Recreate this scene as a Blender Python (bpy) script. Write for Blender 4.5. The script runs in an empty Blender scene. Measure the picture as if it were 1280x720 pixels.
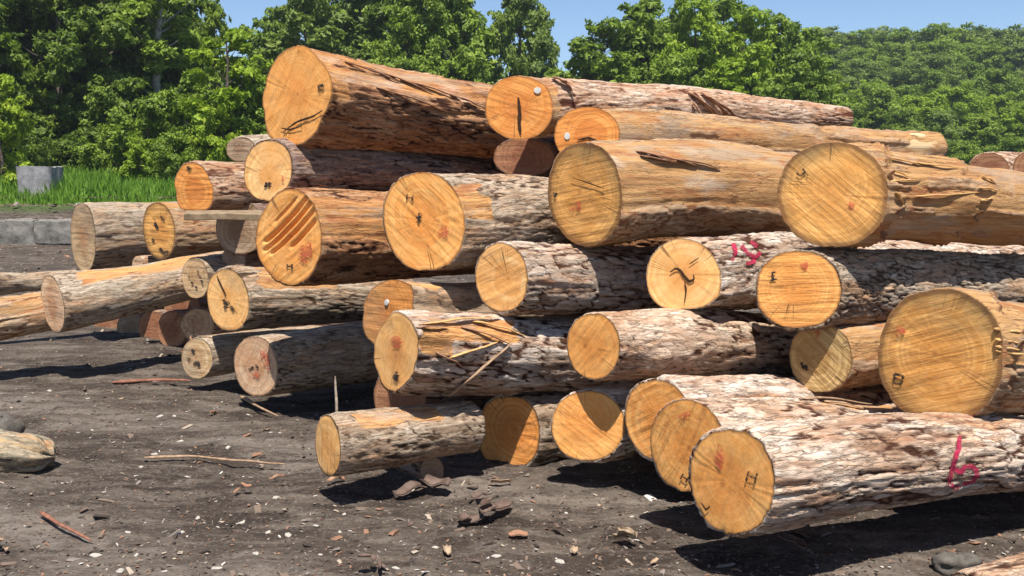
import bpy, math, random
import numpy as np
from mathutils import Vector, Matrix

random.seed(7)
RNG = np.random.default_rng(11)
scene = bpy.context.scene
COL = scene.collection
F = 1250.0
HZ = 215.0
CAMZ = 1.65
PITCH = math.atan((360 - HZ) / F)
CP, SP = math.cos(PITCH), math.sin(PITCH)
CAM = np.array([0, 0, CAMZ])
FW = np.array([0, CP, -SP]); UPV = np.array([0, SP, CP]); RT = np.array([1.0, 0, 0])

def ray(px, py):
    return FW + RT * ((px - 640) / F) - UPV * ((py - 360) / F)
def unproj(px, py, d):
    return CAM + ray(px, py) * d
def proj(P):
    q = np.asarray(P, float) - CAM
    z = q @ FW
    return 640 + F * (q @ RT) / z, 360 - F * (q @ UPV) / z, z
def ground_at(px, py, z=0.0):
    r = ray(px, py)
    return CAM + r * ((z - CAMZ) / r[2])

# ------------------------------------------------------------------ noise
def _h(ix, iy, iz, seed):
    n = (ix.astype(np.int64) * 374761393 + iy.astype(np.int64) * 668265263 + iz.astype(np.int64) * 2147483647 + seed * 974634777) & 0xffffffff
    n = ((n ^ (n >> 13)) * 1274126177) & 0xffffffff
    n = ((n ^ (n >> 16)) * 2246822519) & 0xffffffff
    return ((n ^ (n >> 15)) & 0xffffff) / float(0xffffff)
def vnoise(x, y, z, seed=0):
    x, y, z = np.broadcast_arrays(np.asarray(x, float), np.asarray(y, float), np.asarray(z, float))
    ix, iy, iz = np.floor(x), np.floor(y), np.floor(z)
    fx, fy, fz = x - ix, y - iy, z - iz
    fx, fy, fz = [f * f * (3 - 2 * f) for f in (fx, fy, fz)]
    r = 0
    for a in (0, 1):
        wx = fx if a else 1 - fx
        for b in (0, 1):
            wy = fy if b else 1 - fy
            for c in (0, 1):
                wz = fz if c else 1 - fz
                r = r + wx * wy * wz * _h(ix + a, iy + b, iz + c, seed)
    return r * 2 - 1
def fbm(x, y, z, seed=0, oct=4):
    r, a, s = 0, 0.5, 1.0
    for k in range(oct):
        r = r + a * vnoise(np.asarray(x) * s, np.asarray(y) * s, np.asarray(z) * s, seed + 17 * k)
        a *= 0.5; s *= 2.03
    return r
def worley(u, v, N, seed):
    iu, iv = np.floor(u), np.floor(v)
    f1 = np.full(u.shape, 9.0); f2 = np.full(u.shape, 9.0); cr = np.zeros(u.shape)
    zz = np.zeros_like(iu)
    for a in (-1, 0, 1):
        for b in (-1, 0, 1):
            cu, cv = iu + a, iv + b
            cw = np.mod(cu, N)
            jx = _h(cw, cv, zz, seed); jy = _h(cw, cv, zz + 1, seed)
            d = np.hypot(cu + jx - u, cv + jy - v)
            rr = _h(cw, cv, zz + 2, seed)
            new1 = d < f1
            f2 = np.where(new1, f1, np.minimum(f2, d))
            cr = np.where(new1, rr, cr)
            f1 = np.where(new1, d, f1)
    return f1, f2, cr
def sst(a, b, x):
    t = np.clip((x - a) / (b - a), 0, 1)
    return t * t * (3 - 2 * t)

# ------------------------------------------------------------------ object helpers
def mesh_np(name, V, faces, smooth=True):
    """V (n,3); faces = list of int arrays shaped (k,3) or (k,4)"""
    me = bpy.data.meshes.new(name)
    V = np.asarray(V, np.float32)
    me.vertices.add(len(V)); me.vertices.foreach_set('co', V.ravel())
    if not isinstance(faces, list): faces = [faces]
    faces = [np.asarray(f, np.int32) for f in faces if len(f)]
    loops = np.concatenate([f.ravel() for f in faces])
    tot = np.concatenate([np.full(len(f), f.shape[1], np.int32) for f in faces])
    start = np.concatenate([[0], np.cumsum(tot)[:-1]]).astype(np.int32)
    me.loops.add(len(loops)); me.loops.foreach_set('vertex_index', loops)
    me.polygons.add(len(tot)); me.polygons.foreach_set('loop_start', start); me.polygons.foreach_set('loop_total', tot)
    me.polygons.foreach_set('use_smooth', np.full(len(tot), smooth, bool))
    me.update(calc_edges=True)
    return me
def put_attr(me, name, arr):
    a = me.attributes.new(name, 'FLOAT_COLOR', 'POINT')
    arr = np.asarray(arr, np.float32)
    if arr.shape[1] == 3: arr = np.hstack([arr, np.ones((len(arr), 1), np.float32)])
    a.data.foreach_set('color', arr.ravel())
def put_vec(me, name, arr):
    a = me.attributes.new(name, 'FLOAT_VECTOR', 'POINT')
    a.data.foreach_set('vector', np.asarray(arr, np.float32).ravel())
def link(name, me, mat=None, parent=None):
    o = bpy.data.objects.new(name, me)
    COL.objects.link(o)
    if mat is not None and me is not None and len(me.materials) == 0: me.materials.append(mat)
    if parent is not None: o.parent = parent
    return o
def tag(o, label=None, cat=None, group=None, kind=None):
    if label: o['label'] = label
    if cat: o['category'] = cat
    if group: o['group'] = group
    if kind: o['kind'] = kind
    return o
def empty(name, loc):
    o = bpy.data.objects.new(name, None); o.empty_display_size = 0.1
    COL.objects.link(o); o.location = loc
    return o
def grid_faces(ny, nx, wrap=False, off=0):
    i = np.arange(ny - 1)[:, None]; j = np.arange(nx if wrap else nx - 1)[None, :]
    a = i * nx + j; b = i * nx + (j + 1) % nx
    return np.stack([a, b, b + nx, a + nx], -1).reshape(-1, 4) + off

# ------------------------------------------------------------------ materials
class NT:
    def __init__(s, name):
        s.m = bpy.data.materials.new(name); s.m.use_nodes = True
        s.t = s.m.node_tree; s.t.nodes.clear()
        s.out = s.n('ShaderNodeOutputMaterial')
    def n(s, typ, **kw):
        nd = s.t.nodes.new(typ)
        for k, v in kw.items(): setattr(nd, k, v)
        return nd
    def l(s, a, b): s.t.links.new(a, b)
    def val(s, x, sock):
        if hasattr(x, 'is_output') or isinstance(x, bpy.types.NodeSocket): s.l(x, sock)
        else: sock.default_value = x
    def math(s, op, a, b=0.0, clamp=False):
        nd = s.n('ShaderNodeMath', operation=op, use_clamp=clamp)
        s.val(a, nd.inputs[0]); s.val(b, nd.inputs[1]); return nd.outputs[0]
    def mix(s, f, a, b, blend='MIX'):
        nd = s.n('ShaderNodeMix', data_type='RGBA', blend_type=blend)
        s.val(f, nd.inputs[0])
        s.val(c4(a), nd.inputs[6]); s.val(c4(b), nd.inputs[7]); return nd.outputs[2]
    def noise(s, vec, scale, detail=4, rough=.55, dist=0, col=False):
        nd = s.n('ShaderNodeTexNoise'); nd.inputs['Scale'].default_value = scale
        nd.inputs['Detail'].default_value = detail; nd.inputs['Roughness'].default_value = rough
        nd.inputs['Distortion'].default_value = dist
        if vec is not None: s.l(vec, nd.inputs['Vector'])
        return nd.outputs[1 if col else 0]
    def ramp(s, f, stops):
        nd = s.n('ShaderNodeValToRGB'); cr = nd.color_ramp
        while len(cr.elements) < len(stops): cr.elements.new(0.5)
        for e, (p, c) in zip(cr.elements, stops): e.position = p; e.color = c4(c)
        s.val(f, nd.inputs[0]); return nd.outputs[0]
    def mapr(s, x, a, b, c=0.0, d=1.0):
        nd = s.n('ShaderNodeMapRange'); s.val(x, nd.inputs[0])
        for k, v in zip((1, 2, 3, 4), (a, b, c, d)): nd.inputs[k].default_value = v
        return nd.outputs[0]
    def scale(s, vec, v):
        nd = s.n('ShaderNodeVectorMath', operation='MULTIPLY'); s.l(vec, nd.inputs[0]); nd.inputs[1].default_value = v
        return nd.outputs[0]
    def add(s, vec, v):
        nd = s.n('ShaderNodeVectorMath', operation='ADD'); s.l(vec, nd.inputs[0]); s.val(v, nd.inputs[1])
        return nd.outputs[0]
    def attr(s, name):
        nd = s.n('ShaderNodeAttribute', attribute_name=name); return nd
    def sep(s, colr):
        nd = s.n('ShaderNodeSeparateColor'); s.l(colr, nd.inputs[0]); return nd.outputs
    def objco(s):
        tc = s.n('ShaderNodeTexCoord'); oi = s.n('ShaderNodeObjectInfo')
        r = s.math('MULTIPLY', oi.outputs['Random'], 37.0)
        return s.add(tc.outputs['Object'], r)
    def bump(s, h, strength, dist):
        nd = s.n('ShaderNodeBump'); nd.inputs['Strength'].default_value = strength; nd.inputs['Distance'].default_value = dist
        s.l(h, nd.inputs['Height']); return nd.outputs[0]
    def bsdf(s, col, rough=.85, normal=None, spec=.25):
        b = s.n('ShaderNodeBsdfPrincipled'); s.val(c4(col), b.inputs['Base Color']); s.val(rough, b.inputs['Roughness'])
        b.inputs['Specular IOR Level'].default_value = spec
        if normal is not None: s.l(normal, b.inputs['Normal'])
        return b.outputs[0]
    def done(s, sh):
        s.l(sh, s.out.inputs['Surface']); return s.m
def c4(c):
    if isinstance(c, (tuple, list)): return tuple(c) + (1.0,) if len(c) == 3 else tuple(c)
    return c

def bark_material(name, plates, fissure, bareA=(.62, .34, .13), bareB=(.40, .18, .065), bumpd=.006, inner=(.30, .12, .055)):
    t = NT(name)
    at = t.sep(t.attr('bk').outputs['Color'])
    h, bare, cr = at[0], at[1], at[2]
    co = t.objco()
    lo = t.noise(t.scale(co, (7, 7, 2.2)), 1, 5, .6)
    fine = t.noise(t.scale(co, (60, 60, 16)), 1, 5, .65)
    mid = t.noise(t.scale(co, (22, 22, 6)), 1, 4, .6)
    f = t.math('ADD', t.math('MULTIPLY', cr, .42), t.math('ADD', t.math('MULTIPLY', mid, .45), t.math('MULTIPLY', lo, .30)))
    pc = t.ramp(f, [(.26, plates[0]), (.46, plates[1]), (.64, plates[2]), (.86, plates[3])])
    oi = t.n('ShaderNodeObjectInfo')
    pc = t.mix(1.0, pc, t.ramp(oi.outputs['Random'], [(0, (1.0, .90, .80)), (.35, (1.0, .98, .95)), (.65, (.82, .78, .73)), (1, (1.0, .87, .74))]), 'MULTIPLY')
    pc = t.mix(t.mapr(fine, .36, .60), t.mix(.5, pc, (.10, .055, .03), 'MIX'), pc)
    red = t.mapr(t.math('ADD', t.math('MULTIPLY', t.noise(t.scale(co, (9, 9, 2.2)), 1, 5, .7, .6), .65), t.math('MULTIPLY', fine, .35)), .475, .63)
    pc = t.mix(t.math('MULTIPLY', red, .75), pc, t.mix(t.mapr(mid, .4, .6), inner, (.52, .27, .12)))
    vw = t.n('ShaderNodeTexVoronoi', feature='DISTANCE_TO_EDGE'); vw.inputs['Scale'].default_value = 1
    wob = t.n('ShaderNodeVectorMath', operation='SCALE'); wob.inputs['Scale'].default_value = 1.9; t.l(t.noise(t.scale(co, (25, 25, 9)), 1, 4, .65, 0, True), wob.inputs[0])
    t.l(t.add(t.scale(co, (40, 40, 5)), wob.outputs[0]), vw.inputs['Vector'])
    thin = t.math('MULTIPLY', t.mapr(vw.outputs['Distance'], .09, .02), t.mapr(mid, .40, .52))
    pc = t.mix(t.math('MULTIPLY', thin, .6), pc, t.mix(.75, pc, fissure))
    hh = t.mapr(t.math('ADD', h, t.math('MULTIPLY', t.math('SUBTRACT', fine, .5), .7)), .12, .5)
    bc = t.mix(hh, fissure, pc)
    # bare wood
    st = t.noise(t.scale(co, (45, 45, 1.6)), 1, 4, .65)
    st2 = t.noise(t.scale(co, (8, 8, 1.4)), 1, 5, .65, .4)
    wc = t.mix(t.mapr(st, .35, .65), bareB, bareA)
    wc = t.mix(t.mapr(st2, .50, .72), wc, t.mix(.5, wc, inner))
    wc = t.mix(t.mapr(t.noise(t.scale(co, (6, 6, 3)), 1, 4), .57, .68), wc, t.mix(.35, wc, (.5, .46, .40)))
    wc = t.mix(t.math('MULTIPLY', t.mapr(t.noise(t.scale(co, (14, 14, 5)), 1, 5, .7), .60, .67), .75), wc, (.13, .055, .03))
    ckn = t.noise(t.scale(co, (16, 16, .55)), 1, 4, .6, .15)
    ckm = t.math('MULTIPLY', t.mapr(t.math('ABSOLUTE', t.math('SUBTRACT', ckn, .5)), .013, .004), t.mapr(t.noise(t.scale(co, (3, 3, 1.2)), 1, 3), .46, .56))
    wc = t.mix(t.math('MULTIPLY', ckm, .85), wc, (.09, .04, .02))
    wc = t.mix(t.math('MULTIPLY', t.mapr(t.noise(t.scale(co, (5, 5, 1.1)), 1, 6, .72, .3), .50, .62), .6), wc, (.30, .245, .19))
    wc = t.mix(t.math('MULTIPLY', t.mapr(t.noise(t.scale(co, (11, 11, 2.6)), 1, 6, .72, .5), .55, .63), .7), wc, (.33, .125, .05))
    fb = t.noise(t.scale(co, (110, 110, 3.0)), 1, 3, .6)
    wc = t.mix(t.math('MULTIPLY', t.mapr(fb, .52, .68), .45), wc, t.mix(.6, wc, (.12, .06, .03)))
    bm = t.mapr(t.math('ADD', bare, t.math('MULTIPLY', t.math('SUBTRACT', mid, .5), .5)), .42, .56)
    col = t.mix(bm, bc, wc)
    bh = t.math('SUBTRACT', t.math('ADD', t.math('MULTIPLY', fine, .7), t.math('ADD', t.math('MULTIPLY', mid, .6), t.math('MULTIPLY', st, .5))), t.math('MULTIPLY', thin, .6))
    return t.done(t.bsdf(col, .88, t.bump(bh, .9, bumpd), .15))

BARK = {
 'platy': bark_material('bark_platy', [(.20, .105, .065), (.42, .31, .235), (.65, .56, .48), (.82, .78, .72)], (.06, .024, .013)),
 'furrow': bark_material('bark_furrowed', [(.14, .105, .075), (.31, .255, .20), (.49, .425, .35), (.66, .60, .52)], (.06, .035, .02), inner=(.24, .14, .08)),
 'smooth': bark_material('bark_smooth', [(.20, .155, .11), (.35, .285, .215), (.47, .40, .315), (.60, .53, .44)], (.12, .08, .055), inner=(.34, .21, .12), bumpd=.003),
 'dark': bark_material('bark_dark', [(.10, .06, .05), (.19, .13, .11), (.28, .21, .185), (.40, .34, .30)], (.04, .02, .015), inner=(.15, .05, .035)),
 'tan': bark_material('bark_tan', [(.28, .18, .11), (.44, .31, .19), (.52, .39, .26), (.56, .46, .35)], (.20, .085, .04), bareA=(.50, .295, .13), bareB=(.34, .175, .068), inner=(.30, .12, .05), bumpd=.005),
 'orange': bark_material('bark_orange', [(.15, .065, .038), (.30, .145, .075), (.45, .25, .135), (.58, .41, .28)], (.045, .017, .010), bareA=(.56, .29, .11), bareB=(.32, .13, .048), inner=(.20, .07, .035), bumpd=.005),
 'red': bark_material('bark_reddish', [(.26, .12, .07), (.46, .29, .19), (.62, .47, .36), (.72, .62, .53)], (.10, .035, .018), inner=(.34, .12, .05)),
}

def face_material(name, base, light, heart, saw=.5, grey=(.30, .24, .15), rings=.55, rim_at=.945):
    t = NT(name)
    at = t.sep(t.attr('fc').outputs['Color'])
    rho, stain, red = at[0], at[1], at[2]
    uv = t.attr('fuv').outputs['Vector']
    oi = t.n('ShaderNodeObjectInfo')
    rnd = t.math('MULTIPLY', oi.outputs['Random'], 41.0)
    co = t.add(uv, rnd)
    n1 = t.noise(co, 9, 5, .6)
    n2 = t.noise(co, 45, 5, .65)
    n3 = t.noise(t.scale(co, (6, 160, 1)), 1, 4, .6)      # chainsaw strokes along u
    n4 = t.noise(t.scale(co, (2.5, 42, 1)), 1, 3, .55, .3)
    # growth rings
    pth = t.n('ShaderNodeCombineXYZ'); r2_ = t.math('FRACT', t.math('MULTIPLY', oi.outputs['Random'], 17.3))
    t.l(t.math('MULTIPLY', t.math('SUBTRACT', oi.outputs['Random'], .5), .09), pth.inputs[0]); t.l(t.math('MULTIPLY', t.math('SUBTRACT', r2_, .5), .09), pth.inputs[1])
    uvo = t.n('ShaderNodeVectorMath', operation='ADD'); t.l(uv, uvo.inputs[0]); t.l(pth.outputs[0], uvo.inputs[1])
    ln = t.n('ShaderNodeVectorMath', operation='LENGTH'); t.l(uvo.outputs[0], ln.inputs[0])
    rad = t.math('ADD', ln.outputs[1], t.math('MULTIPLY', t.math('SUBTRACT', n1, .5), .035))
    rg = t.noise(None, 1); 
    nd = rg.node; cmb = t.n('ShaderNodeCombineXYZ'); t.l(t.math('MULTIPLY', rad, 62.0), cmb.inputs[0]); t.l(rnd, cmb.inputs[1]); t.l(cmb.outputs[0], nd.inputs['Vector'])
    col = t.mix(t.mapr(n1, .3, .7), base, light)
    col = t.mix(t.math('MULTIPLY', t.mapr(rg, .44, .58), rings), col, heart)
    col = t.mix(t.math('MULTIPLY', t.mapr(ln.outputs[1], .016, .006), .75), col, (.20, .07, .025))
    col = t.mix(t.math('MULTIPLY', t.mapr(t.math('ADD', rad, t.math('MULTIPLY', t.math('SUBTRACT', n1, .5), .10)), .105, .085), t.math('MULTIPLY', r2_, .55)), col, heart)
    hm = t.mapr(t.math('ADD', rho, t.math('MULTIPLY', n1, .3)), .80, .45)
    col = t.mix(t.math('MULTIPLY', hm, .45), col, heart)
    col = t.mix(t.math('MULTIPLY', t.mapr(n4, .52, .64), saw), col, t.mix(.50, col, (.22, .085, .025)))
    col = t.mix(t.math('MULTIPLY', t.mapr(n2, .58, .74), .4), col, t.mix(.5, col, (.26, .11, .035)))
    nv = t.n('ShaderNodeVectorMath', operation='NORMALIZE'); t.l(uvo.outputs[0], nv.inputs[0])
    ck = t.noise(t.add(t.scale(nv.outputs[0], (2.6, 2.6, 1)), rnd), 1, 3, .6)
    ckm = t.mapr(t.math('ABSOLUTE', t.math('SUBTRACT', ck, .5)), .011, .004)
    ckm = t.math('MULTIPLY', ckm, t.mapr(t.noise(co, 5, 2), .50, .60))
    col = t.mix(t.math('MULTIPLY', ckm, .8), col, (.10, .045, .018))
    n6 = t.noise(co, 3.2, 3, .6, .5)
    col = t.mix(t.math('MULTIPLY', t.mapr(n6, .52, .68), .45), col, heart)
    fib = t.noise(t.scale(co, (130, 130, 1)), 1, 2, .5)
    col = t.mix(t.math('MULTIPLY', t.mapr(fib, .55, .75), .30), col, (.72, .55, .30))
    col = t.mix(t.math('MULTIPLY', red, t.mapr(n1, .2, .6)), col, (.40, .12, .05))
    col = t.mix(t.math('MULTIPLY', stain, t.mapr(n1, .25, .65, .45, 1)), col, grey)
    rim = t.mapr(t.math('ADD', rho, t.math('MULTIPLY', t.math('SUBTRACT', n1, .5), .06)), rim_at, rim_at + .05)
    if rim_at < .92: col = t.mix(t.math('MULTIPLY', t.mapr(t.math('ADD', rho, t.math('MULTIPLY', t.math('SUBTRACT', n6, .5), .5)), .74, .98), .7), col, t.mix(.6, col, (.12, .085, .04)))
    col = t.mix(rim, col, t.mix(.65, col, (.16, .07, .03)))
    bh = t.math('ADD', t.math('MULTIPLY', n4, 1.3), t.math('ADD', t.math('MULTIPLY', n2, .6), t.math('MULTIPLY', n3, .5)))
    return t.done(t.bsdf(col, .8, t.bump(bh, .35 + .5 * saw, .006), .2))
FACE = {
 'orange': face_material('cut_orange', (.84, .36, .085), (.90, .48, .16), (.72, .25, .05), .25),
 'deep': face_material('cut_deep_orange', (.68, .25, .05), (.80, .36, .10), (.54, .165, .032), .28),
 'yellow': face_material('cut_yellow', (.86, .46, .15), (.92, .57, .25), (.72, .31, .08), .2),
 'lined': face_material('cut_lined', (.84, .37, .09), (.90, .47, .15), (.70, .25, .05), .75),
 'olive': face_material('cut_olive', (.76, .37, .095), (.84, .47, .16), (.58, .235, .05), .5, (.20, .15, .075), rim_at=.90),
 'olivelined': face_material('cut_olive_lined', (.62, .39, .14), (.74, .51, .23), (.40, .22, .07), 1.0, (.20, .18, .10)),
 'pale': face_material('cut_pale', (.56, .37, .19), (.66, .48, .28), (.38, .20, .09), .3, (.28, .22, .16)),
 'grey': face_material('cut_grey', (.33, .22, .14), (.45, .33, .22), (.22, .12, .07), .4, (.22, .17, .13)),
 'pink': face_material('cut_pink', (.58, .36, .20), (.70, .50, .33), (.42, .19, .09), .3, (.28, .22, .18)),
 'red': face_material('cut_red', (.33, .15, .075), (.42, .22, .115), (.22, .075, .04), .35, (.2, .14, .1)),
}
def plain(name, col, col2=None, rough=.8, sc=30, bump=.003, strength=.5):
    t = NT(name); co = t.objco()
    n = t.noise(co, sc, 5, .65)
    c = t.mix(t.mapr(n, .35, .65), col, col2 or tuple(x * .6 for x in col))
    return t.done(t.bsdf(c, rough, t.bump(n, strength, bump), .2))
def paint(name, col, cover=.5):
    t = NT(name); tc = t.n('ShaderNodeTexCoord')
    n = t.noise(tc.outputs['Object'], 70, 4, .7)
    n0 = t.noise(tc.outputs['Object'], 18, 3, .6)
    b = t.bsdf(t.mix(t.mapr(n0, .35, .65), col, tuple(x * .7 for x in col)), .75)
    tr = t.n('ShaderNodeBsdfTransparent'); mx = t.n('ShaderNodeMixShader')
    t.l(t.mapr(t.math('ADD', t.math('MULTIPLY', n, .6), t.math('MULTIPLY', n0, .4)), cover - .09, cover + .09), mx.inputs[0])
    t.l(b, mx.inputs[1]); t.l(tr.outputs[0], mx.inputs[2])
    return t.done(mx.outputs[0])
M_RED = paint('red_paint', (.58, .12, .06), .47)
M_PINK = paint('crimson_paint', (.42, .025, .07), .56)
M_INK = paint('black_ink', (.03, .026, .024), .56)
M_WHITE = plain('white_tag', (.66, .65, .60), (.5, .49, .45), .6)
M_CRACK = plain('dark_crack', (.06, .03, .015), (.03, .015, .01), .95)
M_SPLIT = plain('split_wood', (.66, .42, .17), (.45, .24, .09), .8, 60)

# ------------------------------------------------------------------ logs
LOGS = {}
STATS = {}
def blob_mask(S, TH, R, patches, seed):
    m = np.zeros_like(S)
    X, Y = np.cos(TH) * R, np.sin(TH) * R
    nz = fbm(X * 14, Y * 14, S * 5, seed, 4)
    for (s0, th0, sh, thh) in patches:
        dth = (np.degrees(TH) - (180 - th0) + 180) % 360 - 180   # 0 = camera side, 90 = top
        q = np.maximum(np.abs(S - s0) / sh, np.abs(dth) / thh)
        m = np.maximum(m, 1 - sst(.75, 1.1, q + nz * .55))
    return m

def make_log(key, c, d, wh, far, label, az=53, L=3.8, tilt=0, poly=None, bark='platy', face='orange', amp=.009,
             cell=(.042, .21), bare=(), keep=None, flare=1.0, saw=0, stain=None, redspot=0, seed=None, marks=(),
             prof=None, res=.010, pitchcut=0, jag=0.0, wob=.02, slope=None, group='felled logs stacked in the pile', slits=(), endface='pale',
             name='log', maxcut=30, sup=2.15):
    if seed is None: seed = abs(hash_str(key)) % 1000
    px, py = c; w, h = wh
    P0 = unproj(px, py, d)
    a = math.radians(az)
    hd = np.array([math.sin(a), math.cos(a), 0.0])
    r0 = h / 2 * d / F
    if far is not None:
        px2, py2, r2px = far
        lo, hi = .01, 30.0
        for _ in range(60):
            m = (lo + hi) / 2
            x = proj(P0 + hd * m)[0]
            if (x < px2): lo = m
            else: hi = m
        T = (lo + hi) / 2
        # slope so that the axis passes through py2
        z0, z1 = -1.0, 1.0
        for _ in range(60):
            m = (z0 + z1) / 2
            y = proj(P0 + hd * T + np.array([0, 0, m * T]))[1]
            if y > py2: z0 = m
            else: z1 = m
        sl = (z0 + z1) / 2
        dep = proj(P0 + hd * T)[2]
        r2 = r2px * dep / F
        rL = max(.45 * r0, r0 + (r2 - r0) * (L or T) / T) if flare == 1.0 else r2 * .96
    else:
        sl = 0.0; rL = r0 * .85; T = L or 3; r2 = rL
    if slope is not None: sl = slope
    ax = hd + np.array([0, 0, sl]); ax /= np.linalg.norm(ax)
    if L is None: L = T
    e1 = np.array([math.cos(a), -math.sin(a), 0.0])
    e2 = np.cross(ax, e1); 
    if e2[2] < 0: e2 = -e2
    e1 = np.cross(e2, ax)
    STATS[key] = (P0, T, sl, r0, rL)
    # cut plane
    phi = math.atan2(P0[0], P0[1])
    th_ax = a - phi
    want = math.acos(min(1, max(.2, w / h)))
    thn = min(max(want, th_ax - math.radians(maxcut)), th_ax + math.radians(maxcut))
    an = phi + thn
    nf = np.array([math.sin(an), math.cos(an), math.tan(math.radians(pitchcut))]); nf /= np.linalg.norm(nf)
    # outline in the image, back projected on the cut plane
    tooth = 1 + jag * 40 / 10
    nA = int(np.clip(2 * math.pi * r0 / res, 48, 190))
    TH = np.linspace(0, 2 * math.pi, nA, endpoint=False)
    if poly is not None:
        pp = np.array(poly, float) - np.array([px, py]); pp[:, 1] *= -1
        pa = np.unwrap(np.arctan2(pp[:, 1], pp[:, 0]))
        pr = np.hypot(pp[:, 0], pp[:, 1])
        pam = np.mod(pa, 2 * math.pi); o = np.argsort(pam); pam = pam[o]; pr = pr[o]
        rr = np.interp(TH, np.concatenate([pam - 2 * math.pi, pam, pam + 2 * math.pi]), np.tile(pr, 3))
        k = np.array([1, 2, 3, 2, 1.]); k /= k.sum()
        rr = sum(np.roll(rr, i - 2) * k[i] for i in range(5))
        ix, iy = rr * np.cos(TH), rr * np.sin(TH)
    else:
        ct, st_ = np.cos(TH), np.sin(TH)
        sq = (np.abs(ct) ** sup + np.abs(st_) ** sup) ** (-1 / sup)
        x0, y0 = w / 2 * ct * sq, h / 2 * st_ * sq
        tr = math.radians(tilt)
        ix, iy = x0 * math.cos(tr) - y0 * math.sin(tr), x0 * math.sin(tr) + y0 * math.cos(tr)
    nz = fbm(np.cos(TH) * 1.2, np.sin(TH) * 1.2, seed * 3.1, seed, 3)
    ix, iy = ix * (1 + nz * wob * 2), iy * (1 + nz * wob * 2)
    B = []
    for X, Y in zip(ix, iy):
        r = ray(px + X, py - Y)
        B.append(CAM + r * (((P0 - CAM) @ nf) / (r @ nf)))
    B = np.array(B) - P0
    b = np.stack([B @ e1, B @ e2, B @ ax], 1)             # local frame
    ang = np.unwrap(np.arctan2(b[:, 1], b[:, 0]))
    if ang[-1] < ang[0]:
        b = b[::-1]; ang = np.unwrap(np.arctan2(b[:, 1], b[:, 0]))
    # resample on uniform local angle
    br = np.hypot(b[:, 0], b[:, 1])
    am = np.mod(ang, 2 * math.pi); o = np.argsort(am)
    ext = np.concatenate([am[o] - 2 * math.pi, am[o], am[o] + 2 * math.pi])
    R0 = np.interp(TH, ext, np.tile(br[o], 3)); A0 = np.interp(TH, ext, np.tile(b[o, 2], 3))
    R0 = R0 * (1 + .016 * vnoise(np.cos(TH) * 7, np.sin(TH) * 7, .3, seed + 1) + .012 * vnoise(np.cos(TH) * 19, np.sin(TH) * 19, .7, seed + 2) + 1.6 * jag * vnoise(np.cos(TH) * 11, np.sin(TH) * 11, .9, seed + 4))
    nL = int(np.clip(L / (res * 1.9), 60, 230))
    t = np.linspace(0, 1, nL) ** 1.15
    tt, th = np.meshgrid(t, TH, indexing='ij')
    S = A0[None, :] * (1 - tt) ** 3 + L * tt
    wgt = 1 - (1 - tt) ** flare if flare != 1.0 else tt
    # blend near outline -> round
    blend = sst(0, .45, tt)
    Rm = R0.mean()
    R = (R0[None, :] * (1 - blend) + Rm * blend)
    R = R * (1 + (rL / Rm - 1) * wgt)
    if prof is not None:
        sj = S + .06 * fbm(np.cos(th) * 9, np.sin(th) * 9, th * 0 + 3, seed + 5, 3) * 2
        sj = sj + .10 * fbm(np.cos(th) * 2.2, np.sin(th) * 2.2, th * 0 + 8, seed + 6, 3) + .05 * (vnoise(np.cos(th) * 22, np.sin(th) * 22, 1.7, seed) ** 2)
        xs_, ys_ = [p[0] for p in prof], [p[1] for p in prof]
        torn = sst(.012, .05, np.abs(np.interp(sj + .02, xs_, ys_) - np.interp(sj - .03, xs_, ys_)))
        R = R * np.interp(sj, xs_, ys_)
    Xn, Yn = np.cos(th) * R, np.sin(th) * R
    low = fbm(Xn * 4, Yn * 4, S * 1.6, seed, 3)
    N = max(4, int(round(2 * math.pi * Rm / cell[0])))
    wu = fbm(Xn * 14, Yn * 14, S * 4, seed + 3, 4); wv = fbm(Xn * 14, Yn * 14, S * 4, seed + 9, 4)
    u = th / (2 * math.pi) * N + wu * 1.5; v = S / cell[1] + wv * 1.3
    f1, f2, cr = worley(u, v, N, seed)
    N2 = int(N * 2.3)
    u2 = th / (2 * math.pi) * N2 + wv * 2.0; v2 = S / cell[1] * 1.5 + wu * 1.6
    g1, g2, cr2 = worley(u2, v2, N2, seed + 50)
    fis = sst(-.22, .12, fbm(Xn * 9, Yn * 9, S * 3, seed + 61, 4) + .12 * fbm(Xn * 40, Yn * 40, S * 10, seed + 63, 2))
    wd_ = .20 + .22 * np.clip(fbm(Xn * 11, Yn * 11, S * 3, seed + 67, 3) + .3, 0, 1)
    hgt = (1 - (1 - np.clip((f2 - f1 - .015) / wd_, 0, 1)) * (.25 + .75 * fis)) * (1 - .5 * (1 - sst(.0, .34, g2 - g1)) * (1 - .6 * fis))
    fine = fbm(Xn * 60, Yn * 60, S * 12, seed + 21, 3)
    cr = .55 * cr + .45 * cr2
    lowm = fbm(Xn * 5, Yn * 5, S * 2.2, seed + 33, 3)
    hgt = np.clip(hgt * (.62 + .38 * cr) + fine * .30 + lowm * .22, 0, 1)
    bm = np.zeros_like(S)
    if bare == 'all': bm = np.ones_like(S)
    elif bare: bm = blob_mask(S, th, Rm, bare, seed + 2)
    keep = list(keep or [])
    if bare == 'all':
        rq = np.random.default_rng(seed + 19)
        keep += [(rq.uniform(.1, L * .95), rq.uniform(-20, 120), rq.uniform(.08, .30), rq.uniform(3, 9)) for _ in range(12)]
    if keep: bm = bm * (1 - blob_mask(S, th, Rm, keep, seed + 4))
    if prof is not None:
        tn = torn * sst(-.15, .15, fbm(Xn * 16, Yn * 16, S * 9, seed + 12, 3))
        bm = bm * (1 - tn); hgt = hgt * (1 - tn * .9)
    kn = np.zeros_like(S)
    rk = np.random.default_rng(seed)
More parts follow.
